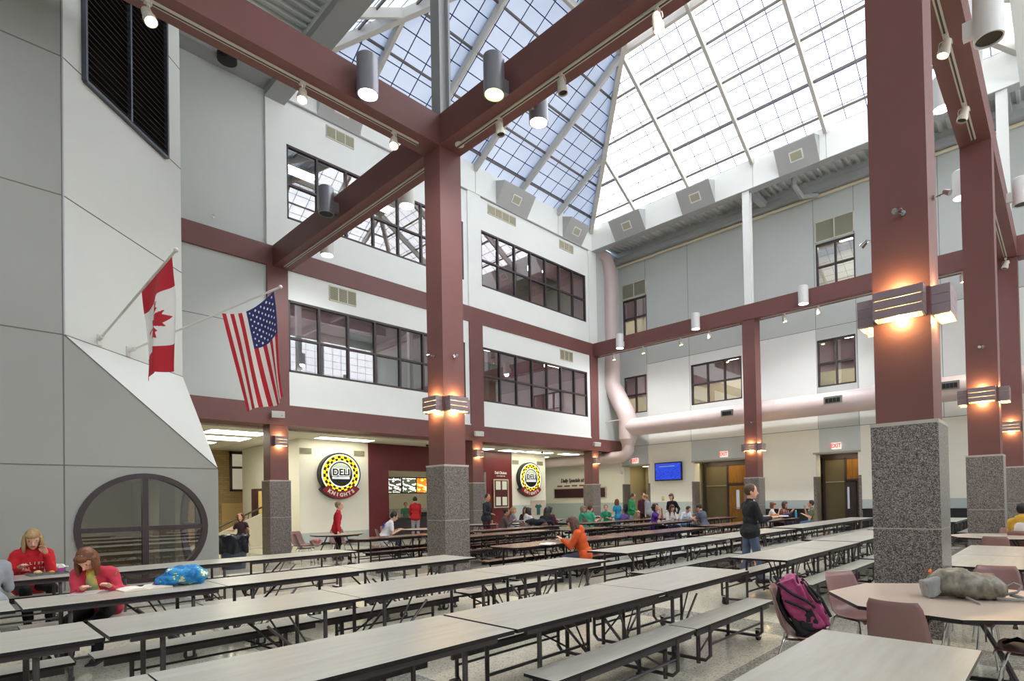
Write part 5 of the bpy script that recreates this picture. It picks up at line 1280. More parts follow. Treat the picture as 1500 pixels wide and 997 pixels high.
    for s,f in ((1,feet[0]),(-1,feet[1])):
        Hp=P+Vector((s*hw,.0,-.02)); kn,an=ik(Hp,Vector(f),.43*k,.42*k,(s*.15,1,.25)); legs.append((s,Hp,kn,an))
        B.cap(Hp,kn,.082*k*bulk,.055*k); B.cap(kn,an,.055*k,.036*k); B.ell(kn.lerp(an,.3)+Vector((0,-.02,0)),.05*k,.052*k,.11*k,10,8)
        B.cap(an+Vector((0,-.03,-.02)),an+Vector((s*.02,.13,-.035)),.036*k,.028*k)
    me=remesh(B,vox,2 if fine else 1)
    b=link(me,'body',[skin(sk),mat('lips_rose',(176,96,92),.5),mat('eye_dark',(34,26,26),.2),mat('eye_white',(226,220,214),.3)],root)
    mi=[0]*len(me.polygons); ec=[hc+f0_*.085*kh+hu*.012*kh+xr*s*.031*kh for s in (-1,1)]; lc=hc+f0_*.092*kh-hu*.056*kh
    brow=[e+hu*.022*kh for e in ec]
    for p in me.polygons:
        c=p.center
        if (c-hc).length<.16*kh:
            for e in ec:
                d=c-e; dx=d.dot(xr);dz=d.dot(hu)
                if d.dot(f0_)>-.03 and (dx/.0135/kh)**2+(dz/.0075/kh)**2<1: mi[p.index]=2 if abs(dx)<.0065*kh else (3 if fine else 2)
            d=c-lc
            if d.dot(f0_)>-.01 and (d.dot(xr)/.024/kh)**2+(d.dot(hu)/.010/kh)**2<1: mi[p.index]=1
    me.polygons.foreach_set('material_index',mi); me.update()
    # clothes -----------------------------------------------------------------
    T=MB(); torso(T,.014 if not hood else .024)
    for s,S,el,hd in arms:
        e=.014 if not hood else .02
        if sleeve=='long': T.cap(S,el,.050*k+e,.042*k+e); T.cap(el,el.lerp(hd,.93),.042*k+e,.030*k+e*.6)
        elif sleeve=='short': T.cap(S,S.lerp(el,.62),.052*k+e,.048*k+e)
        else: T.ell(S,.062*k,.06*k,.06*k)
        if sleeve=='long': T.cyl(el.lerp(hd,.88),el.lerp(hd,.95),.036*k+e*.5,12)
    if hood:
        back=neck-fwd*.085*k-up*.01*k; T.ell(back,.125*k,.06*k,.10*k,14,8,Matrix.Rotation(-lean,3,'X')); T.cap(neck+Vector((-.085,0,.0)),neck+Vector((-.05,.075,-.05)),.036,.028); T.cap(neck+Vector((.085,0,.0)),neck+Vector((.05,.075,-.05)),.036,.028)
    T.cap(P+Vector((-.07*bulk,0,-.03)),P+Vector((.07*bulk,0,-.03)),.145*k*bulk,.145*k*bulk)
    tm=remesh(T,.013 if fine else .022,3)
    # folds
    displace(tm,lambda q,nr: q+nr*(.006*noise.noise(q*14+Vector((face,0,0)))+.005*noise.noise(Vector((q.x*5,q.y*5,q.z*26)))))
    to=link(tm,'top',cloth(top),root)
    L=MB()
    for s,Hp,kn,an in legs:
        L.cap(Hp,kn,.092*k*bulk,.070*k); L.cap(kn,an+Vector((0,0,.03)),.070*k,.058*k); L.cap(P+Vector((s*.04,-.02,-.04)),Hp,.105*k*bulk,.092*k*bulk)
    lm_=remesh(L,.016 if fine else .025,2)
    displace(lm_,lambda q,nr:q+nr*.005*noise.noise(q*16))
    link(lm_,'trousers',cloth(pants),root)
    for s,Hp,kn,an in legs:
        S_=MB(); a=an+Vector((0,-.035,-.03)); S_.cap(a,an+Vector((s*.02,.15,-.035)),.043*k,.034*k,10); S_.box(an.x-.045+s*.01,an.x+.045+s*.01,an.y-.075,an.y+.185,an.z-.069,an.z-.05)
        S_.build('shoe',cloth(shoes),root,'all')
    # hair -------------------------------------------------------------------------
    hk,style=hair; Hh=MB()
    Hh.ell(hc+hu*.030*kh-f0_*.016*kh,.084*kh,.096*kh,.104*kh,18,12,Rm)
    if style in('long','bob','pony','bun'):
        Hh.ell(hc-f0_*.03*kh-hu*.01*kh,.088*kh,.088*kh,.115*kh,16,10,Rm)
    if style in('long','bob','bun','pony'): Hh.ell(hc+hu*.066*kh+f0_*.052*kh+xr*.012,.066*kh,.046*kh,.042*kh,12,8,Rm)
    ln={'long':.30,'bob':.17}.get(style,0)
    if ln:
        for i in range(15):
            a=PI*(-.12+1.24*i/14); dx,dy=math.cos(a),-math.sin(a)
            s0=hc+xr*dx*.073*kh+f0_*(dy*.070*kh+.0)+hu*.03*kh; dirn=Vector((0,0,-1))*(.6 if style=='long' else .8)+(-hu)*.5
            s1=s0+dirn.normalized()*ln*kh+xr*dx*.012+f0_*dy*.02
            if style=='long' and dy<-.2: s1=s1*.5+(neck-fwd*.10*kh-up*.14*kh+xr*dx*.07)*.5
            Hh.cap(s0,s0.lerp(s1,.55)+xr*dx*.012,.026*kh,.024*kh,8); Hh.cap(s0.lerp(s1,.55)+xr*dx*.012,s1,.024*kh,.013*kh,8)
    if style=='pony': Hh.cap(hc-f0_*.10*kh+hu*.04*kh,hc-f0_*.16*kh-hu*.10*kh,.034*kh,.02*kh,10)
    if style=='bun': Hh.ell(hc-f0_*.085*kh+hu*.085*kh,.045*kh,.045*kh,.04*kh,12,8)
    if style=='curly':
        rr=random.Random(5)
        for i in range(60):
            v=Vector((rr.gauss(0,1),rr.gauss(0,1)-.5,rr.gauss(0,1)+.5)).normalized(); 
            if v.y>.45 and v.z<.55: continue
            q=hc+Rm@Vector((v.x*.11,v.y*.115,v.z*.12+.015))*kh; Hh.ell(q,.036*kh,.036*kh,.036*kh,8,6)
    hm=remesh(Hh,.009 if fine else .016,1)
    # carve the face opening: push hair behind the face plane
    def hd_(q,nr):
        d=q-hc; a,b_,c_=d.dot(xr),d.dot(f0_),d.dot(hu)
        if b_>.035*kh and c_<.038*kh and abs(a)<.064*kh: q=q-f0_*(b_-.022*kh)-f0_*.012
        return q+nr*(.0035*noise.noise(Vector((a*60,b_*60,c_*9))))
    displace(hm,hd_)
    link(hm,'hair',hairm(hk),root)
    if collar:
        c=MB(); c.cap(neck+Vector((0,.05,-.07))+up*0,neck+Vector((0,.06,.0)),.05*k,.045*k,10); c.build('collar',cloth(collar),root,'all')
    root['k']=k
    info=dict(root=root,P=P,neck=neck,chest=chest,up=up,fwd=fwd,hc=hc,f=f0_,xr=xr,hu=hu,arms=arms,k=k); 
    del root['k']; return info
def local2world(info,v):
    r=info['root']; return Matrix.Rotation(r.rotation_euler.z,3,'Z')@Vector(v)+Vector(r.location)
W=lambda u,v,z:onz(u,v,z)
# foreground people
a=person((-8.12,1.27,0),-30,'person in a pink open jacket over a yellow top bending over open books',H=1.60,top=(196,54,76),pants=(22,20,26),hair=('auburn','bob'),lean=.44,head=(.80,-.1),hands=((-.02,.50,.79),(-.24,.44,.79)),seat=.44,fine=True,hood=False,headlean=.0)
# yellow shirt with a blue print showing in the open jacket
ip=MB(); c=a['chest']; q=a['neck']
ip.ell(c+a['fwd']*.095+a['up']*.0,.062,.048,.19,14,10,Matrix.Rotation(-.44,3,'X')); ip.ell(q+a['fwd']*.045-a['up']*.03,.06,.05,.06)
link(remesh(ip,.012,2),'shirt_front',mat('yellow_shirt',(226,202,48),.8,noise_amt=.3,nscale=5,c2=(90,150,150)),a['root'])
b=person((-11.28,.93,0),8,'person in a red hooded sweatshirt eating at the table against the grey booth wall',H=1.76,top=(198,30,40),pants=(20,18,22),hair=('blond','bob'),lean=.30,head=(.38,-.22),hands=((.20,.42,.82),(-.10,.36,.98)),seat=.44,fine=True,hood=True,bulk=.96)
hb=MB().tube([b['hc']+b['xr']*x+b['hu']*z+b['f']*y for x,y,z in ((-.088,-.01,.0),(-.075,.005,.08),(-.04,.012,.125),(0,.014,.14),(.04,.012,.125),(.075,.005,.08),(.088,-.01,.0))],.008,8); hb.build('headband',mat('headband_silver',(214,210,200),.3,metal=.4),b['root'],True)
def chest_text(info,word,size,dz,arc,mt,dist=.155):
    t=MB(); n=len(word)
    for i,chh in enumerate(word):
        l=text_mb(chh,size,.006,bold=.0015); s=(i-(n-1)/2)*size*.82; al=-s/.17
        o=info['chest']+info['up']*(dz-arc*s*s)+Vector((.17*math.sin(al)*info['k'],0,0))+info['fwd']*(dist+(math.cos(al)-1)*.10); ta=math.atan(-2*arc*s)
        rt=-Vector((math.cos(al),-math.sin(al),0)); dx_=rt*math.cos(ta)+info['up']*math.sin(ta); dy_=info['up']*math.cos(ta)-rt*math.sin(ta)
        l=xform(l,lambda x,y,z:o+dx_*x+dy_*y+info['fwd']*z)
        t.add(l.v,l.f)
    t.build('chest_lettering',mt,info['root'])
chest_text(b,'HOLLISTER',.052,.07,1.2,mat('print_cream',(226,210,196),.7),.158); chest_text(b,'CALI & 1922',.036,.0,.6,MATS['print_cream'],.160)
g=person((-9.5,.36,0),172,'person in a light grey sweatshirt and navy trousers cut by the left edge',H=1.74,top=(150,156,164),pants=(48,50,74),hair=('brown','short'),lean=.45,head=(.5,0),hands=((.12,.42,.82),(-.18,.40,.82)),seat=.44,fine=False,bulk=1.15,feet=((-.35,.30,.07),(-.1,.42,.07)))
o_=person((-7.10,8.62,0),212,'person with long brown hair in an orange hooded sweatshirt reading at a dark table',H=1.66,top=(206,84,30),pants=(62,66,82),hair=('brown','long'),lean=.30,head=(.5,.15),hands=((.12,.46,.80),(-.10,.44,.84)),seat=.44,fine=True,hood=True,bulk=1.04,feet=((.2,.55,.07),(-.1,.5,.07)))
# standing person with tray
t_=person((-4.45,10.27,0),52,'standing person in a black pullover carrying a food tray near the back column',seated=False,H=1.80,top=(26,28,34),pants=(84,98,124),hair=('brown','short'),lean=0.02,head=(.02,-.35),hands=((.14,.36,1.21),(-.14,.34,1.21)),fine=True,collar=(224,224,224),stride=.12)
# far figures: (u, v of head top, depth, face, seated, kwargs)
FAR=[
(495,738,16.6,60,False,dict(top=(186,24,46),pants=(30,26,30),hair=('grey','short'),H=1.66,head=(0,0)),'standing person in a red cardigan seen from behind near the left round sign'),
(574,749,17.4,70,True,dict(top=(226,226,230),pants=(60,70,96),hair=('black','short'),lean=.45,head=(.4,0),sleeve='short',H=1.82,bulk=1.15,hands=((.2,.45,.78),(-.16,.45,.78))),'seated person in a white number jersey leaning over a round table'),
(608,727,24.2,150,False,dict(top=(176,24,32),pants=(150,150,156),hair=('black','short'),H=1.84,lean=.1,head=(.5,0),hands=((.2,.40,1.05),(-.2,.40,1.05))),'standing person in a red jacket at the serving counter'),
(594,742,27.6,-20,False,dict(top=(56,168,120),pants=(40,44,50),hair=('dark','short'),H=1.60,sleeve='short'),'kitchen worker in green behind the serving counter'),
(713,721,21.0,15,False,dict(top=(36,38,46),pants=(70,30,44),hair=('black','short'),H=1.84,sk='tan',head=(0,-.2),hands=((.2,.36,1.15),(-.24,.1,.9))),'standing person in a dark jacket beside the second left column'),
(742,747,20.6,50,True,dict(top=(84,74,74),pants=(40,44,60),hair=('black','short'),sk='tan',lean=.25,head=(.15,0),hands=((.1,.4,.88),(-.1,.42,.88))),'seated person in a dark grey hooded top eating at the crowded table'),
(753,749,23.0,60,True,dict(top=(136,138,150),pants=(50,54,70),hair=('blond','pony'),head=(.1,-.5)),'seated person with blond hair in a grey top at the crowded table'),
(769,742,23.1,-60,True,dict(top=(40,38,42),pants=(40,44,60),hair=('brown','long'),head=(.1,.3)),'seated person with long brown hair facing the crowd at the crowded table'),
(775,747,20.6,80,True,dict(top=(222,218,212),pants=(60,60,66),hair=('dark','long'),lean=.15,hood=True),'seated person in a white hooded top seen from behind'),
(801,744,20.2,110,True,dict(top=(24,22,28),pants=(30,30,36),hair=('dark','long'),lean=.35,head=(.3,.3),bulk=1.15,H=1.78),'seated person in black leaning left with dark hair at the crowded table'),
(806,743,22.0,100,True,dict(top=(104,36,56),pants=(40,40,48),hair=('dark','bun'),lean=.1),'seated person in maroon with a dark hair bun behind the person in black'),
(854,741,23.4,50,True,dict(top=(70,178,140),pants=(40,44,50),hair=('grey','bob'),sleeve='short',head=(.2,-.5),hands=((.05,.3,1.05),(-.1,.4,.8))),'left seated person in a mint green shirt with hand raised to the face'),
(865,741,22.8,80,True,dict(top=(70,178,140),pants=(40,44,50),hair=('brown','short'),sleeve='short',bulk=1.25,lean=.2,H=1.76),'broad seated person in a mint green shirt seen from behind'),
(887,739,25.0,-70,True,dict(top=(50,160,124),pants=(40,44,50),hair=('auburn','short'),sleeve='short',lean=.2,head=(.1,.2)),'seated person in a green shirt facing the camera beside the farthest left column'),
(904,731,24.4,170,False,dict(top=(40,140,180),pants=(96,110,140),hair=('auburn','bob'),H=1.56,sleeve='short',hands=((.2,.3,1.05),(-.2,.3,1.05))),'standing person in a blue shirt with a purple bag'),
(925,722,25.6,10,False,dict(top=(40,140,84),pants=(130,136,148),hair=('brown','short'),H=1.80,head=(.3,0),hood=True,hands=((.15,.28,1.05),(-.15,.28,1.05))),'standing person in a green hooded sweatshirt near the left doorway'),
(942,722,27.2,-60,False,dict(top=(92,44,60),pants=(40,36,44),hair=('brown','short'),H=1.82,head=(.15,.4)),'standing person in a maroon jacket in front of the left doorway'),
(948,724,26.8,190,False,dict(top=(140,144,152),pants=(54,56,70),hair=('lightbrown','short'),H=1.74,head=(.3,0)),'standing person in a grey top facing the one in the maroon jacket'),
(961,733,('b',-11.40),15,True,dict(top=(92,44,148),pants=(40,40,56),hair=('black','curly'),sk='tan',sleeve='short',H=1.74,head=(-.05,-.3),hands=((.15,.3,1.12),(-.1,.3,1.1))),'seated person with big curly black hair in a purple shirt'),
(984,722,23.0,-95,False,dict(top=(28,24,30),pants=(36,38,56),hair=('brown','bun'),H=1.74,head=(.15,.2),hands=((.1,.3,1.1),(-.3,.1,.95))),'standing person in a black cardigan below the wall screen'),
(984,741,('b',-11.43),-30,True,dict(top=(220,216,212),pants=(60,70,100),hair=('brown','long'),lean=.2,head=(.3,0)),'seated person with brown hair in a white top left of the studying pair'),
(1006,741,('b',-11.43),-20,True,dict(top=(214,222,232),pants=(100,130,170),hair=('brown','short'),lean=.42,head=(.8,0),sleeve='long',bulk=1.15,hands=((.3,.42,.80),(-.2,.45,.80))),'seated person in a white shirt bending over papers'),
(1026,738,('b',-10.28),175,True,dict(top=(88,94,108),pants=(36,40,56),hair=('dark','short'),lean=.25,head=(.6,0),sleeve='short',H=1.78,bulk=1.1,hands=((.1,.48,.82),(-.1,.48,.82))),'seated person in a dark grey shirt in profile at the studying table'),
(1133,738,('b',-8.55),20,True,dict(top=(232,226,222),pants=(110,30,60),hair=('auburn','bun'),sleeve='short',lean=.1,head=(.1,-.2),hands=((.05,.3,1.0),(-.1,.3,1.0))),'seated person in a white shirt at the table near the right doorway'),
(1150,735,('b',-8.68),10,True,dict(top=(120,84,80),pants=(40,40,56),hair=('brown','bob'),H=1.74,head=(.1,-.2),hands=((.1,.35,.95),(-.1,.35,.95))),'seated person with brown hair behind the one in white near the right doorway'),
(1187,733,('b',-7.53),195,True,dict(top=(112,112,84),pants=(70,100,140),hair=('dark','short'),H=1.80,lean=.15,sleeve='short',hands=((.0,.32,1.08),(-.15,.35,.85))),'seated person in an olive shirt facing left near the right doorway'),
(1498,742,11.4,80,True,dict(top=(212,170,60),pants=(50,50,60),hair=('black','short'),lean=.15,hood=True,H=1.72),'seated person in a yellow and white jacket at the right edge'),
(352,764,20.5,-40,True,dict(top=(66,42,54),pants=(40,34,40),hair=('auburn','curly'),sleeve='short',H=1.60,hands=((.35,.25,.75),(-.3,.2,.8))),'person with long curly auburn hair behind the trash can'),
]
STOOLS=[]
PE={}
for (u,v,d,face,seated,kw,lab) in FAR:
    bench_=isinstance(d,tuple)
    if bench_: d=d[1]/ray(u,v).x
    g_=atd(u,v,d); ln_=kw.get('lean',.12)
    # shift so the head, not the pelvis, falls on the sight line
    off=(.50*math.sin(ln_)+.05) if seated else .05
    fa=math.radians(face); x=g_.x-math.cos(fa)*off; y=g_.y-math.sin(fa)*off
    if seated and not bench_: chair(x+.03*math.cos(fa),y+.03*math.sin(fa),face,'rose chair under the '+' '.join(lab.replace('seated person','person',1).split(' at the ')[0].split(' near ')[0].split(' beside ')[0].split(' behind ')[0].split()[:11]),'rose chairs with people sitting on them')
    PE[lab]=person((x,y,0),face,lab,seated=seated,group=None,**kw)
# number on the jersey
j=PE['seated person in a white number jersey leaning over a round table']; t=text_mb('45',.24,.01,bold=.008)
xform(t,lambda x,y,z:j['chest']+j['up']*(y+.03)+Vector((x,0,0))-j['fwd']*(.165+z)+j['fwd']*(x*x*1.4)); 
t.v=[tuple(Vector((-v[0],v[1],v[2]))) for v in t.v]; t.v=[(-v[0],v[1],v[2]) for v in t.v]
t.build('jersey_number',mat('print_blue',(40,70,160),.7),j['root'])

j=PE['seated person in a yellow and white jacket at the right edge']; bp=MB().ell(j['chest']-j['fwd']*.075-j['up']*.03,.125,.07,.19,14,10); link(remesh(bp,.02,2),'back_panel',cloth((226,224,218)),j['root'])
# ------------------------------------------------------------------ bags, books, food
def nz(me,a,sc,seed=0,a2=0,sc2=30):
    displace(me,lambda q,nr:q+nr*(a*noise.noise(q*sc+Vector((seed,0,0)))+a2*noise.noise(q*sc2)))
    return me
mag=mat('magenta_nylon',(160,52,104),.55,noise_amt=.15,nscale=6,bump=.4,bscale=20); magd=mat('dark_plum_nylon',(52,22,40),.6,bump=.4,bscale=20); strapm=mat('black_webbing',(20,18,22),.7)
def backpack():
    root=empty('backpack',(-1.60,5.06,.455),math.radians(17-90)); root.scale=(1.1,1.1,1.14); tag(root,'magenta and black backpack propped on the rose chair left of the octagonal table','backpack')
    # local: +y forward of the chair, pack leans against the back
    tilt=Matrix.Rotation(math.radians(24),3,'X')
    def P(x,y,z): return tilt@Vector((x,y,z))+Vector((0,-.05,.0))
    def ob(M,x,y,z,hx,hy,hz): M.obox(P(x,y,z),Vector((1,0,0)),tilt@Vector((0,1,0)),tilt@Vector((0,0,1)),hx,hy,hz)
    B=MB(); ob(B,0,0,.20,.14,.085,.17); ob(B,0,-.005,.36,.115,.07,.07); B.ell(P(0,0,.40),.11,.07,.05,14,8,tilt); ob(B,0,.02,.12,.15,.09,.08)
    link(nz(remesh(B,.010,7),.022,8,1,.007,34),'pack_body',mag,root)
    C=MB(); ob(C,0,.10,.11,.115,.045,.09); link(nz(remesh(C,.010,6),.016,10,5,.006,30),'front_pocket',mag,root)
    C=MB(); ob(C,0,.085,.285,.09,.022,.075); link(nz(remesh(C,.010,5),.010,12,3),'upper_pocket',mag,root)
    for s_ in (-1,1):
        C=MB(); ob(C,s_*.142,.0,.10,.014,.05,.07); link(nz(remesh(C,.010,4),.010,14,7),'side_mesh_pocket',strapm,root)
    C=MB(); ob(C,.140,.0,.10,.012,.085,.085); link(nz(remesh(C,.010,3),.010,14,9),'side_panel',strapm,root)
    MB().tube([P(.135,-.06,.43),P(.155,.0,.33),P(.160,.07,.25),P(.155,.11,.18)],.011,6).tube([P(.15,-.07,.30),P(.165,.0,.24),P(.165,.06,.17)],.010,6).build('side_strap',strapm,root,True)
    D=MB(); ob(D,0,.0,.02,.152,.105,.035); link(nz(remesh(D,.011,5),.01,10),'pack_base',magd,root)
    ob2=MB(); ob2.obox(P(0,.155,.20),Vector((1,0,0)),tilt@Vector((0,1,0)),tilt@Vector((0,0,1)),.118,.006,.012); ob2.build('pocket_trim',strapm,root)
    MB().tube([P(-.13,.05,.40),P(-.05,.12,.30),P(.02,.165,.20),P(.03,.17,.06)],.012,6).build('compression_strap',strapm,root,True)
    for s in (-1,1):
        MB().tube([P(s*.07,.092,.38),P(s*.085,.115,.30),P(s*.09,.135,.2),P(s*.085,.15,.1)],.012,6).build('compression_strap',strapm,root,True)
    z=MB().tube([P(-.125,.03,.18),P(-.12,.055,.30),P(-.06,.07,.40),(0,0,0) and P(0,.075,.425),P(.06,.07,.40),P(.12,.055,.30),P(.125,.03,.18)],.007,6); z.build('zip_line',strapm,root,True)
    z=MB().tube([P(-.1,.135,.16),P(-.05,.15,.215),P(.05,.15,.215),P(.1,.135,.16)],.006,6); z.build('pocket_zip',strapm,root,True)
    MB().tube([P(-.03,-.07,.41),P(-.035,-.08,.48),P(.035,-.08,.48),P(.03,-.07,.41)],.009,6).build('carry_loop',strapm,root,True)
    for s in (-1,1): MB().tube([P(s*.05,-.07,.40),P(s*.09,-.13,.30),P(s*.10,-.12,.16),P(s*.11,-.08,.05)],.016,6).build('shoulder_strap',strapm,root,True)
backpack()
camo=mat('camouflage_nylon',(142,136,120),.5,noise_amt=.5,nscale=16,c2=(92,87,76),bump=1,bscale=9)
def camopack():
    c=onz(1412,880,.74); root=empty('backpack',(c.x-.02,c.y+.17,.745),math.radians(20)); root.scale=(.88,.95,1.4); tag(root,'crumpled grey camouflage backpack lying on the octagonal table','backpack')
    B=MB(); B.ell((.0,0,.07),.34,.17,.08,24,12); B.ell((-.10,.0,.085),.20,.155,.095,20,12); B.ell((.12,.0,.06),.22,.15,.07,20,12)
    link(nz(remesh(B,.009,3),.024,5,2,.010,16),'pack_body',camo,root)
    C=MB(); C.obox((-.27,-.02,.06),Vector((.95,.1,.25)).normalized(),Vector((-.1,1,0)).normalized(),Vector((-.25,0,1)).normalized(),.065,.10,.05); link(nz(remesh(C,.010,6),.018,12,4),'side_pocket',mat('grey_nylon',(146,148,148),.5,bump=.5,bscale=15),root)
    sm=mat('grey_webbing',(140,138,132),.6)
    MB().tube([(.30,-.06,.03),(.38,-.10,.05),(.43,-.06,.08),(.40,.02,.09),(.33,.04,.06)],.009,6).build('shoulder_strap',sm,root,True)
    MB().tube([(.22,-.13,.012),(.36,-.17,.012),(.46,-.13,.012),(.44,-.06,.014),(.34,-.05,.03)],.011,6).build('shoulder_strap',sm,root,True)
    MB().tube([(-.02,-.16,.015),(.0,-.25,.012),(.03,-.33,.005),(.05,-.385,-.05),(.055,-.39,-.2)],.008,6).build('hanging_strap',sm,root,True)
    MB().cyl((-.27,.03,.135),(-.25,.05,.15),.014,8).build('orange_tag',mat('orange_tag',(220,110,50),.5),root)
camopack()
def tote():
    c=onz(268,858,.74); root=empty('tote_bag',(c.x-.12,c.y+.02,.74),math.radians(96)); tag(root,'bright blue tote bag with white flowers lying on the pale table','bag')
    m=mat('floral_blue_cotton',(24,124,180),.75,bump=.5,bscale=14); nt=m.node_tree; b=nt.nodes['Principled BSDF']; tc=nt.nodes.new('ShaderNodeTexCoord')
    v=nt.nodes.new('ShaderNodeTexVoronoi'); v.inputs['Scale'].default_value=9; n=nt.nodes.new('ShaderNodeTexNoise'); n.inputs['Scale'].default_value=14
    mp=nt.nodes.new('ShaderNodeMix'); mp.data_type='VECTOR'; mp.inputs['Factor'].default_value=.12; nt.links.new(tc.outputs['Object'],mp.inputs[4]); nt.links.new(n.outputs['Color'],mp.inputs[5]); nt.links.new(mp.outputs[1],v.inputs['Vector'])
    r=nt.nodes.new('ShaderNodeValToRGB'); r.color_ramp.interpolation='CONSTANT'; e=r.color_ramp.elements; e[0].color=lin((226,226,214)); e[0].position=0; e[1].color=lin((36,140,200)); e[1].position=.34; k=e.new(.26); k.color=lin((120,170,90)); q=e.new(.6); q.color=lin((22,104,168))
    nt.links.new(v.outputs['Distance'],r.inputs[0]); nt.links.new(r.outputs[0],b.inputs['Base Color'])
    B=MB()
    for x,y,z,a,b_,h in ((-.12,0,.07,.14,.13,.075),(.02,.0,.11,.16,.15,.11),(.15,.0,.09,.12,.13,.09),(-.05,-.02,.15,.12,.10,.055),(.08,.01,.17,.10,.09,.05)): B.ell((x,y,z),a,b_,h,16,10)
    link(nz(remesh(B,.009,2),.028,9,2,.008,24),'bag_body',m,root)
    C=MB(); C.ell((-.20,.03,.05),.06,.05,.035,12,8); link(nz(remesh(C,.01,1),.01,12),'bag_lining',mat('purple_lining',(110,54,130),.7),root)
    MB().tube([(-.02,.06,.2),(-.12,.10,.14),(-.2,.12,.06),(-.26,.08,.02),(-.22,-.02,.02)],.013,6).build('bag_handle',m,root,True)
tote()
def book(u,v,z,w,d,h,rz,cover,label,openp=False,cat='book',pages=None,name='book',dx=0,dy=0):
    c=onz(u,v,z); root=empty(name,(c.x+dx,c.y+dy,z),math.radians(rz)); tag(root,label,cat); cm=mat('cover_%d_%d_%d'%cover,cover,.4); pg=pages or mat('book_pages',(228,224,214),.7)
    if openp:
        b=MB(); 
        for s in (-1,1):
            pts=[(0,.004),(s*w*.1,h),(s*w*.3,h*1.05),(s*w*.5,h*.5),(s*w*.5,.004)]
            if s<0: pts=pts[::-1]
            b.prism(pts,-d/2,d/2,1)
        b.build('pages',pg,root); MB().box(-w*.51,w*.51,-d*.51,d*.51,0,.004).build('cover',cm,root)
    else:
        MB().box(-w/2,w/2,-d/2,d/2,0,.003).box(-w/2,w/2,-d/2,d/2,h-.003,h).box(-w/2,-w/2+.003,-d/2,d/2,.003,h-.003).build('cover',cm,root); MB().box(-w/2+.003,w/2-.004,-d/2+.004,d/2-.004,.003,h-.003).build('pages',pg,root)
    return root
book(126,869,.74,.24,.30,.012,65,(196,188,190),'thin closed pale notebook nearest the elbow of the person in pink',name='notebook',cat='notebook')
book(168,861,.74,.20,.26,.018,100,(190,40,90),'hot pink book beside the writing hand of the person in pink')
book(212,862,.74,.44,.28,.03,95,(200,168,80),'thick open textbook between the hot pink book and the blue tote bag',openp=True)
book(805,797,.74,.36,.26,.03,100,(110,100,150),'open white book in front of the person in orange',openp=True,dx=.0)
book(1018,752,.74,.62,.4,.006,70,(226,226,220),'spread of white papers between the studying pair',cat='papers',name='paper_sheets',dx=-.1)
# pencil
pc=onz(163,854,.80); r=empty('pencil',(pc.x,pc.y,.80)); tag(r,'green pencil held by the person in pink','pencil'); MB().cyl((0,0,0),(.03,.05,.14),.004,8).build('pencil_shaft',mat('pencil_green',(130,170,70),.4),r); MB().cyl((0,0,0),(-.004,-.007,-.02),.004,8,.0008).build('pencil_tip',mat('pencil_wood',(210,180,130),.6),r)
# lunch tray by the red sweatshirt
def tray(x,y,z,rz,label,food=True,col=(96,104,104)):
    root=empty('lunch_tray',(x,y,z),math.radians(rz)); tag(root,label,'tray'); w,d=.2,.15
    b=MB(); b.box(-w,w,-d,d,0,.006)
    for a in ((-w-.008,-w,-d,d),(w,w+.008,-d,d),(-w,w,-d-.008,-d),(-w,w,d,d+.008)): b.box(*a,0,.022)
    b.build('tray_base',mat('tray_%d'%col[0],col,.4),root); return root
yt=1.02
tray(-10.38,yt+.02,.74,95,'grey lunch tray in front of the person in the red sweatshirt')
r=empty('milk_carton',(-10.43,yt+.16,.762)); tag(r,'small purple and white milk carton on the grey tray','milk carton'); MB().box(-.03,.03,-.03,.03,0,.05).build('carton_body',mat('carton_purple',(176,60,150),.5),r); MB().prism([(-.03,.05),(.03,.05),(.03,.075),(.004,.10),(-.004,.10),(-.03,.075)],-.03,.03,0).build('carton_top',whitepl,r)
for (dx,dy,c_,lab,rx) in ((.02,.06,(214,150,60),'round orange fruit on the grey tray',.032),(.0,-.08,(222,190,140),'flat tan bread roll on the grey tray',.045)):
    r=empty('food_item',(-10.38+dx,yt+dy,.75)); tag(r,lab,'food'); MB().ell((0,0,rx*.55),rx,rx,rx*.65).build('food_surface',mat('food_%d'%c_[2],c_,.6,noise_amt=.2,nscale=30),r,'all')
cr=onz(34,839,.74); r=empty('snack_bag',(cr.x,cr.y,.745),.5); tag(r,'shiny red snack bag at the table edge beside the grey tray','snack bag'); B=MB().ell((0,0,.02),.10,.06,.022); link(nz(remesh(B,.008,1),.012,20,1),'bag_foil',mat('red_foil',(150,20,34),.25,metal=.4,noise_amt=.3,nscale=18,c2=(214,190,180)),r)
nk=onz(84,832,.74); r=empty('paper_napkin',(nk.x,nk.y,.742),.3); tag(r,'crumpled white napkin right of the lunch tray','napkin'); B=MB().ell((0,0,.02),.15,.12,.022); link(nz(remesh(B,.009,1),.03,12,3,.01,30),'napkin_fold',mat('napkin_white',(232,230,226),.8),r)
# tray carried by the standing person
ti=t_; a0=local2world(ti,(0,.50,1.225)); tray(a0.x,a0.y,a0.z,52,'pale foam tray carried by the standing person in black',col=(226,222,214))
r=empty('food_item',(a0.x,a0.y,a0.z+.01)); tag(r,'orange brown food on the carried foam tray','food'); B=MB().ell((0,0,.02),.10,.07,.028); link(nz(remesh(B,.01,1),.02,22,3),'food_surface',mat('food_fried',(190,120,60),.6,noise_amt=.3,nscale=20),r)
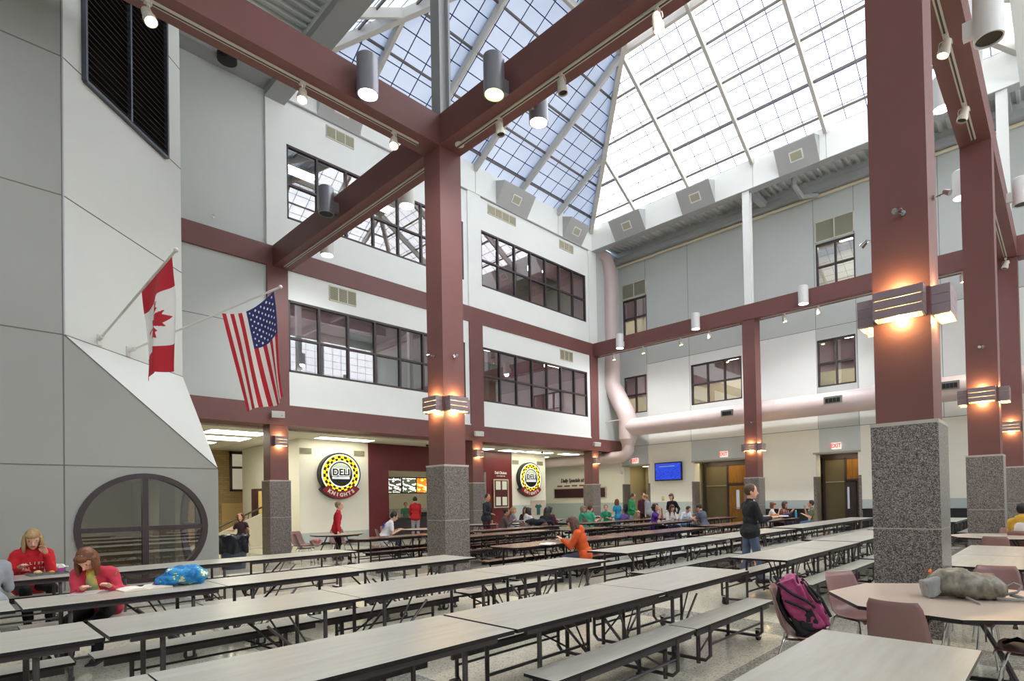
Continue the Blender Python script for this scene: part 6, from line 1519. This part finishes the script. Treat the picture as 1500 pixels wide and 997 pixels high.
# odds and ends on far tables
p=onz(525,786.5,.74); 
r=empty('paper_folder',(-15.62,8.35,.742),.7); tag(r,'yellow papers on the round table below the left round sign','papers'); MB().box(-.22,.22,-.15,.15,0,.012).build('folder_sheet',mat('folder_yellow',(226,196,60),.6),r); MB().box(-.18,.18,-.12,.12,.012,.016).build('paper_sheet',mat('book_pages',(228,224,214),.7),r)
r=empty('shoulder_bag',(-15.55,7.12,.44),.2); tag(r,'white and red bag lying on a rose chair below the left round sign','bag'); B=MB().ell((0,0,.13),.2,.13,.12); link(nz(remesh(B,.014,2),.03,8,2),'bag_body',mat('bag_white_red',(214,200,190),.6,noise_amt=.5,nscale=9,c2=(150,40,44)),r)
def ppl(lab): return PE[lab]
q=ppl('standing person in a blue shirt with a purple bag'); a0=local2world(q,(.16,-.22,.62)); r=empty('shoulder_bag',a0,math.radians(80)); tag(r,'purple shoulder bag on the back of the person in the blue shirt','bag'); B=MB().ell((0,0,.16),.24,.10,.17); link(nz(remesh(B,.014,2),.02,8),'bag_body',mat('bag_purple',(92,60,132),.6,bump=.3),r); MB().tube([(-.16,0,.28),(-.1,0,.55),(.1,0,.55),(.16,0,.28)],.014,6).build('bag_strap',mat('bag_purple_dark',(60,38,90),.6),r,True)
q=ppl('standing person in a green hooded sweatshirt near the left doorway'); a0=local2world(q,(0,-.26,.98)); r=empty('backpack',a0,q['root'].rotation_euler.z); tag(r,'dark backpack worn by the person in the green sweatshirt','backpack'); B=MB().ell((0,0,.2),.16,.11,.24); link(remesh(B,.016,2),'pack_body',mat('dark_nylon',(44,44,52),.6,bump=.3),r)
dB=mat('dark_nylon',(44,44,52),.6,bump=.3)
r=empty('jacket_pile',(-14.55,14.9,.74)); 
p1=onz(785,766,.80); r.location=(p1.x,p1.y,.745); tag(r,'heap of black bags and jackets on the dark table edge at the crowded table','jacket'); B=MB().ell((0,0,.10),.5,.22,.12).ell((.2,.3,.1),.3,.2,.1); link(nz(remesh(B,.02,2),.06,6,2),'cloth_heap',mat('black_cloth',(26,26,36),.8,bump=.5),r)
r=empty('handbag',(0,0,0)); p1=onz(1152,759,.74); r.location=(-8.05,p1.y+.6,.74); p1=onx(1152,757,-8.05); r.location=(-8.05,p1.y,.74); tag(r,'navy blue handbag on the dark table of the group near the right doorway','bag'); B=MB().ell((0,0,.11),.14,.26,.12); link(nz(remesh(B,.015,2),.02,9),'bag_body',mat('navy_bag',(36,40,92),.5,bump=.3),r); MB().tube([(0,-.15,.18),(0,-.08,.32),(0,.08,.32),(0,.15,.18)],.012,6).build('bag_handle',dB,r,True)
p1=onx(1162,757,-8.0); r=empty('water_bottle',(-7.95,p1.y+.15,.74)); tag(r,'turquoise water bottle on the dark table near the right doorway','bottle'); MB().lathe([(0,0),(.042,0),(.042,.2),(.03,.24),(.0,.24)],n=18).build('bottle_body',mat('bottle_turquoise',(60,160,190),.25),r,True); MB().cyl((0,0,.24),(0,0,.29),.022,14).build('bottle_cap',whitepl,r)
p1=onx(1150,752,-8.25); r=empty('lunch_sack',(-8.25,p1.y+.1,.74)); tag(r,'orange brown lunch sack behind the navy handbag','lunch bag'); MB().prism([(-.12,0),(.12,0),(.13,.26),(.09,.30),(-.09,.30),(-.13,.26)],-.07,.07,0).build('sack_body',mat('sack_orange',(186,110,62),.7,bump=.4),r)
r=empty('notebook',(-1.15,14.05,.742),.4); tag(r,'open magazine lying on the right-edge round table','magazine'); MB().box(-.22,.22,-.15,.15,0,.008).build('pages',mat('magazine_page',(196,198,190),.5,noise_amt=.3,nscale=14),r)
c0=(-.42,5.75,.44)
r=empty('strap_bundle',(-.30,5.62,.445)); tag(r,'dark bag strap on the rose chair at the right edge','strap'); MB().tube([(-.1,-.08,.01),(-.02,.03,.035),(.05,-.04,.02),(.1,.06,.03)],.013,6).tube([(-.08,.05,.012),(.0,-.03,.03),(.09,.02,.012)],.011,6).build('strap_loop',strapm,r,True)
p1=onz(1392,815,.62); r=empty('shoulder_bag',(p1.x-.2,p1.y,.445)); chair(p1.x-.2,p1.y,60,'rose chair mostly hidden behind the nearest granite column, holding a flowered bag'); tag(r,'dark flowered bag peeking out right of the nearest granite column','bag'); B=MB().ell((0,0,.10),.16,.12,.11); link(nz(remesh(B,.014,2),.02,9),'bag_body',mat('dark_floral',(40,34,54),.7,noise_amt=.5,nscale=16,c2=(190,120,140)),r)

for x,y,l in ((-20.9,14.6,'small dark dome camera on the walkway ceiling left of the central column'),(-20.6,21.6,'small dark dome camera on the walkway ceiling right of the central column')):
    r=empty('dome_camera',(x,y,4.2)); tag(r,l,'security camera'); MB().cyl((0,0,-.05),(0,0,0),.09,18).build('camera_base',whitepl,r); MB().ell((0,0,-.06),.07,.07,.08,14,8).build('camera_dome',black,r,'all')
r=empty('door_camera',(-19.35,26.9,3.1)); r.name='motion_sensor'; tag(r,'small white corner sensor beside the leftmost doorway','sensor'); MB().box(-.05,.05,-.04,.1,-.08,.08).build('sensor_case',whitepl,r)
bpy.data.scenes.remove(TMP)
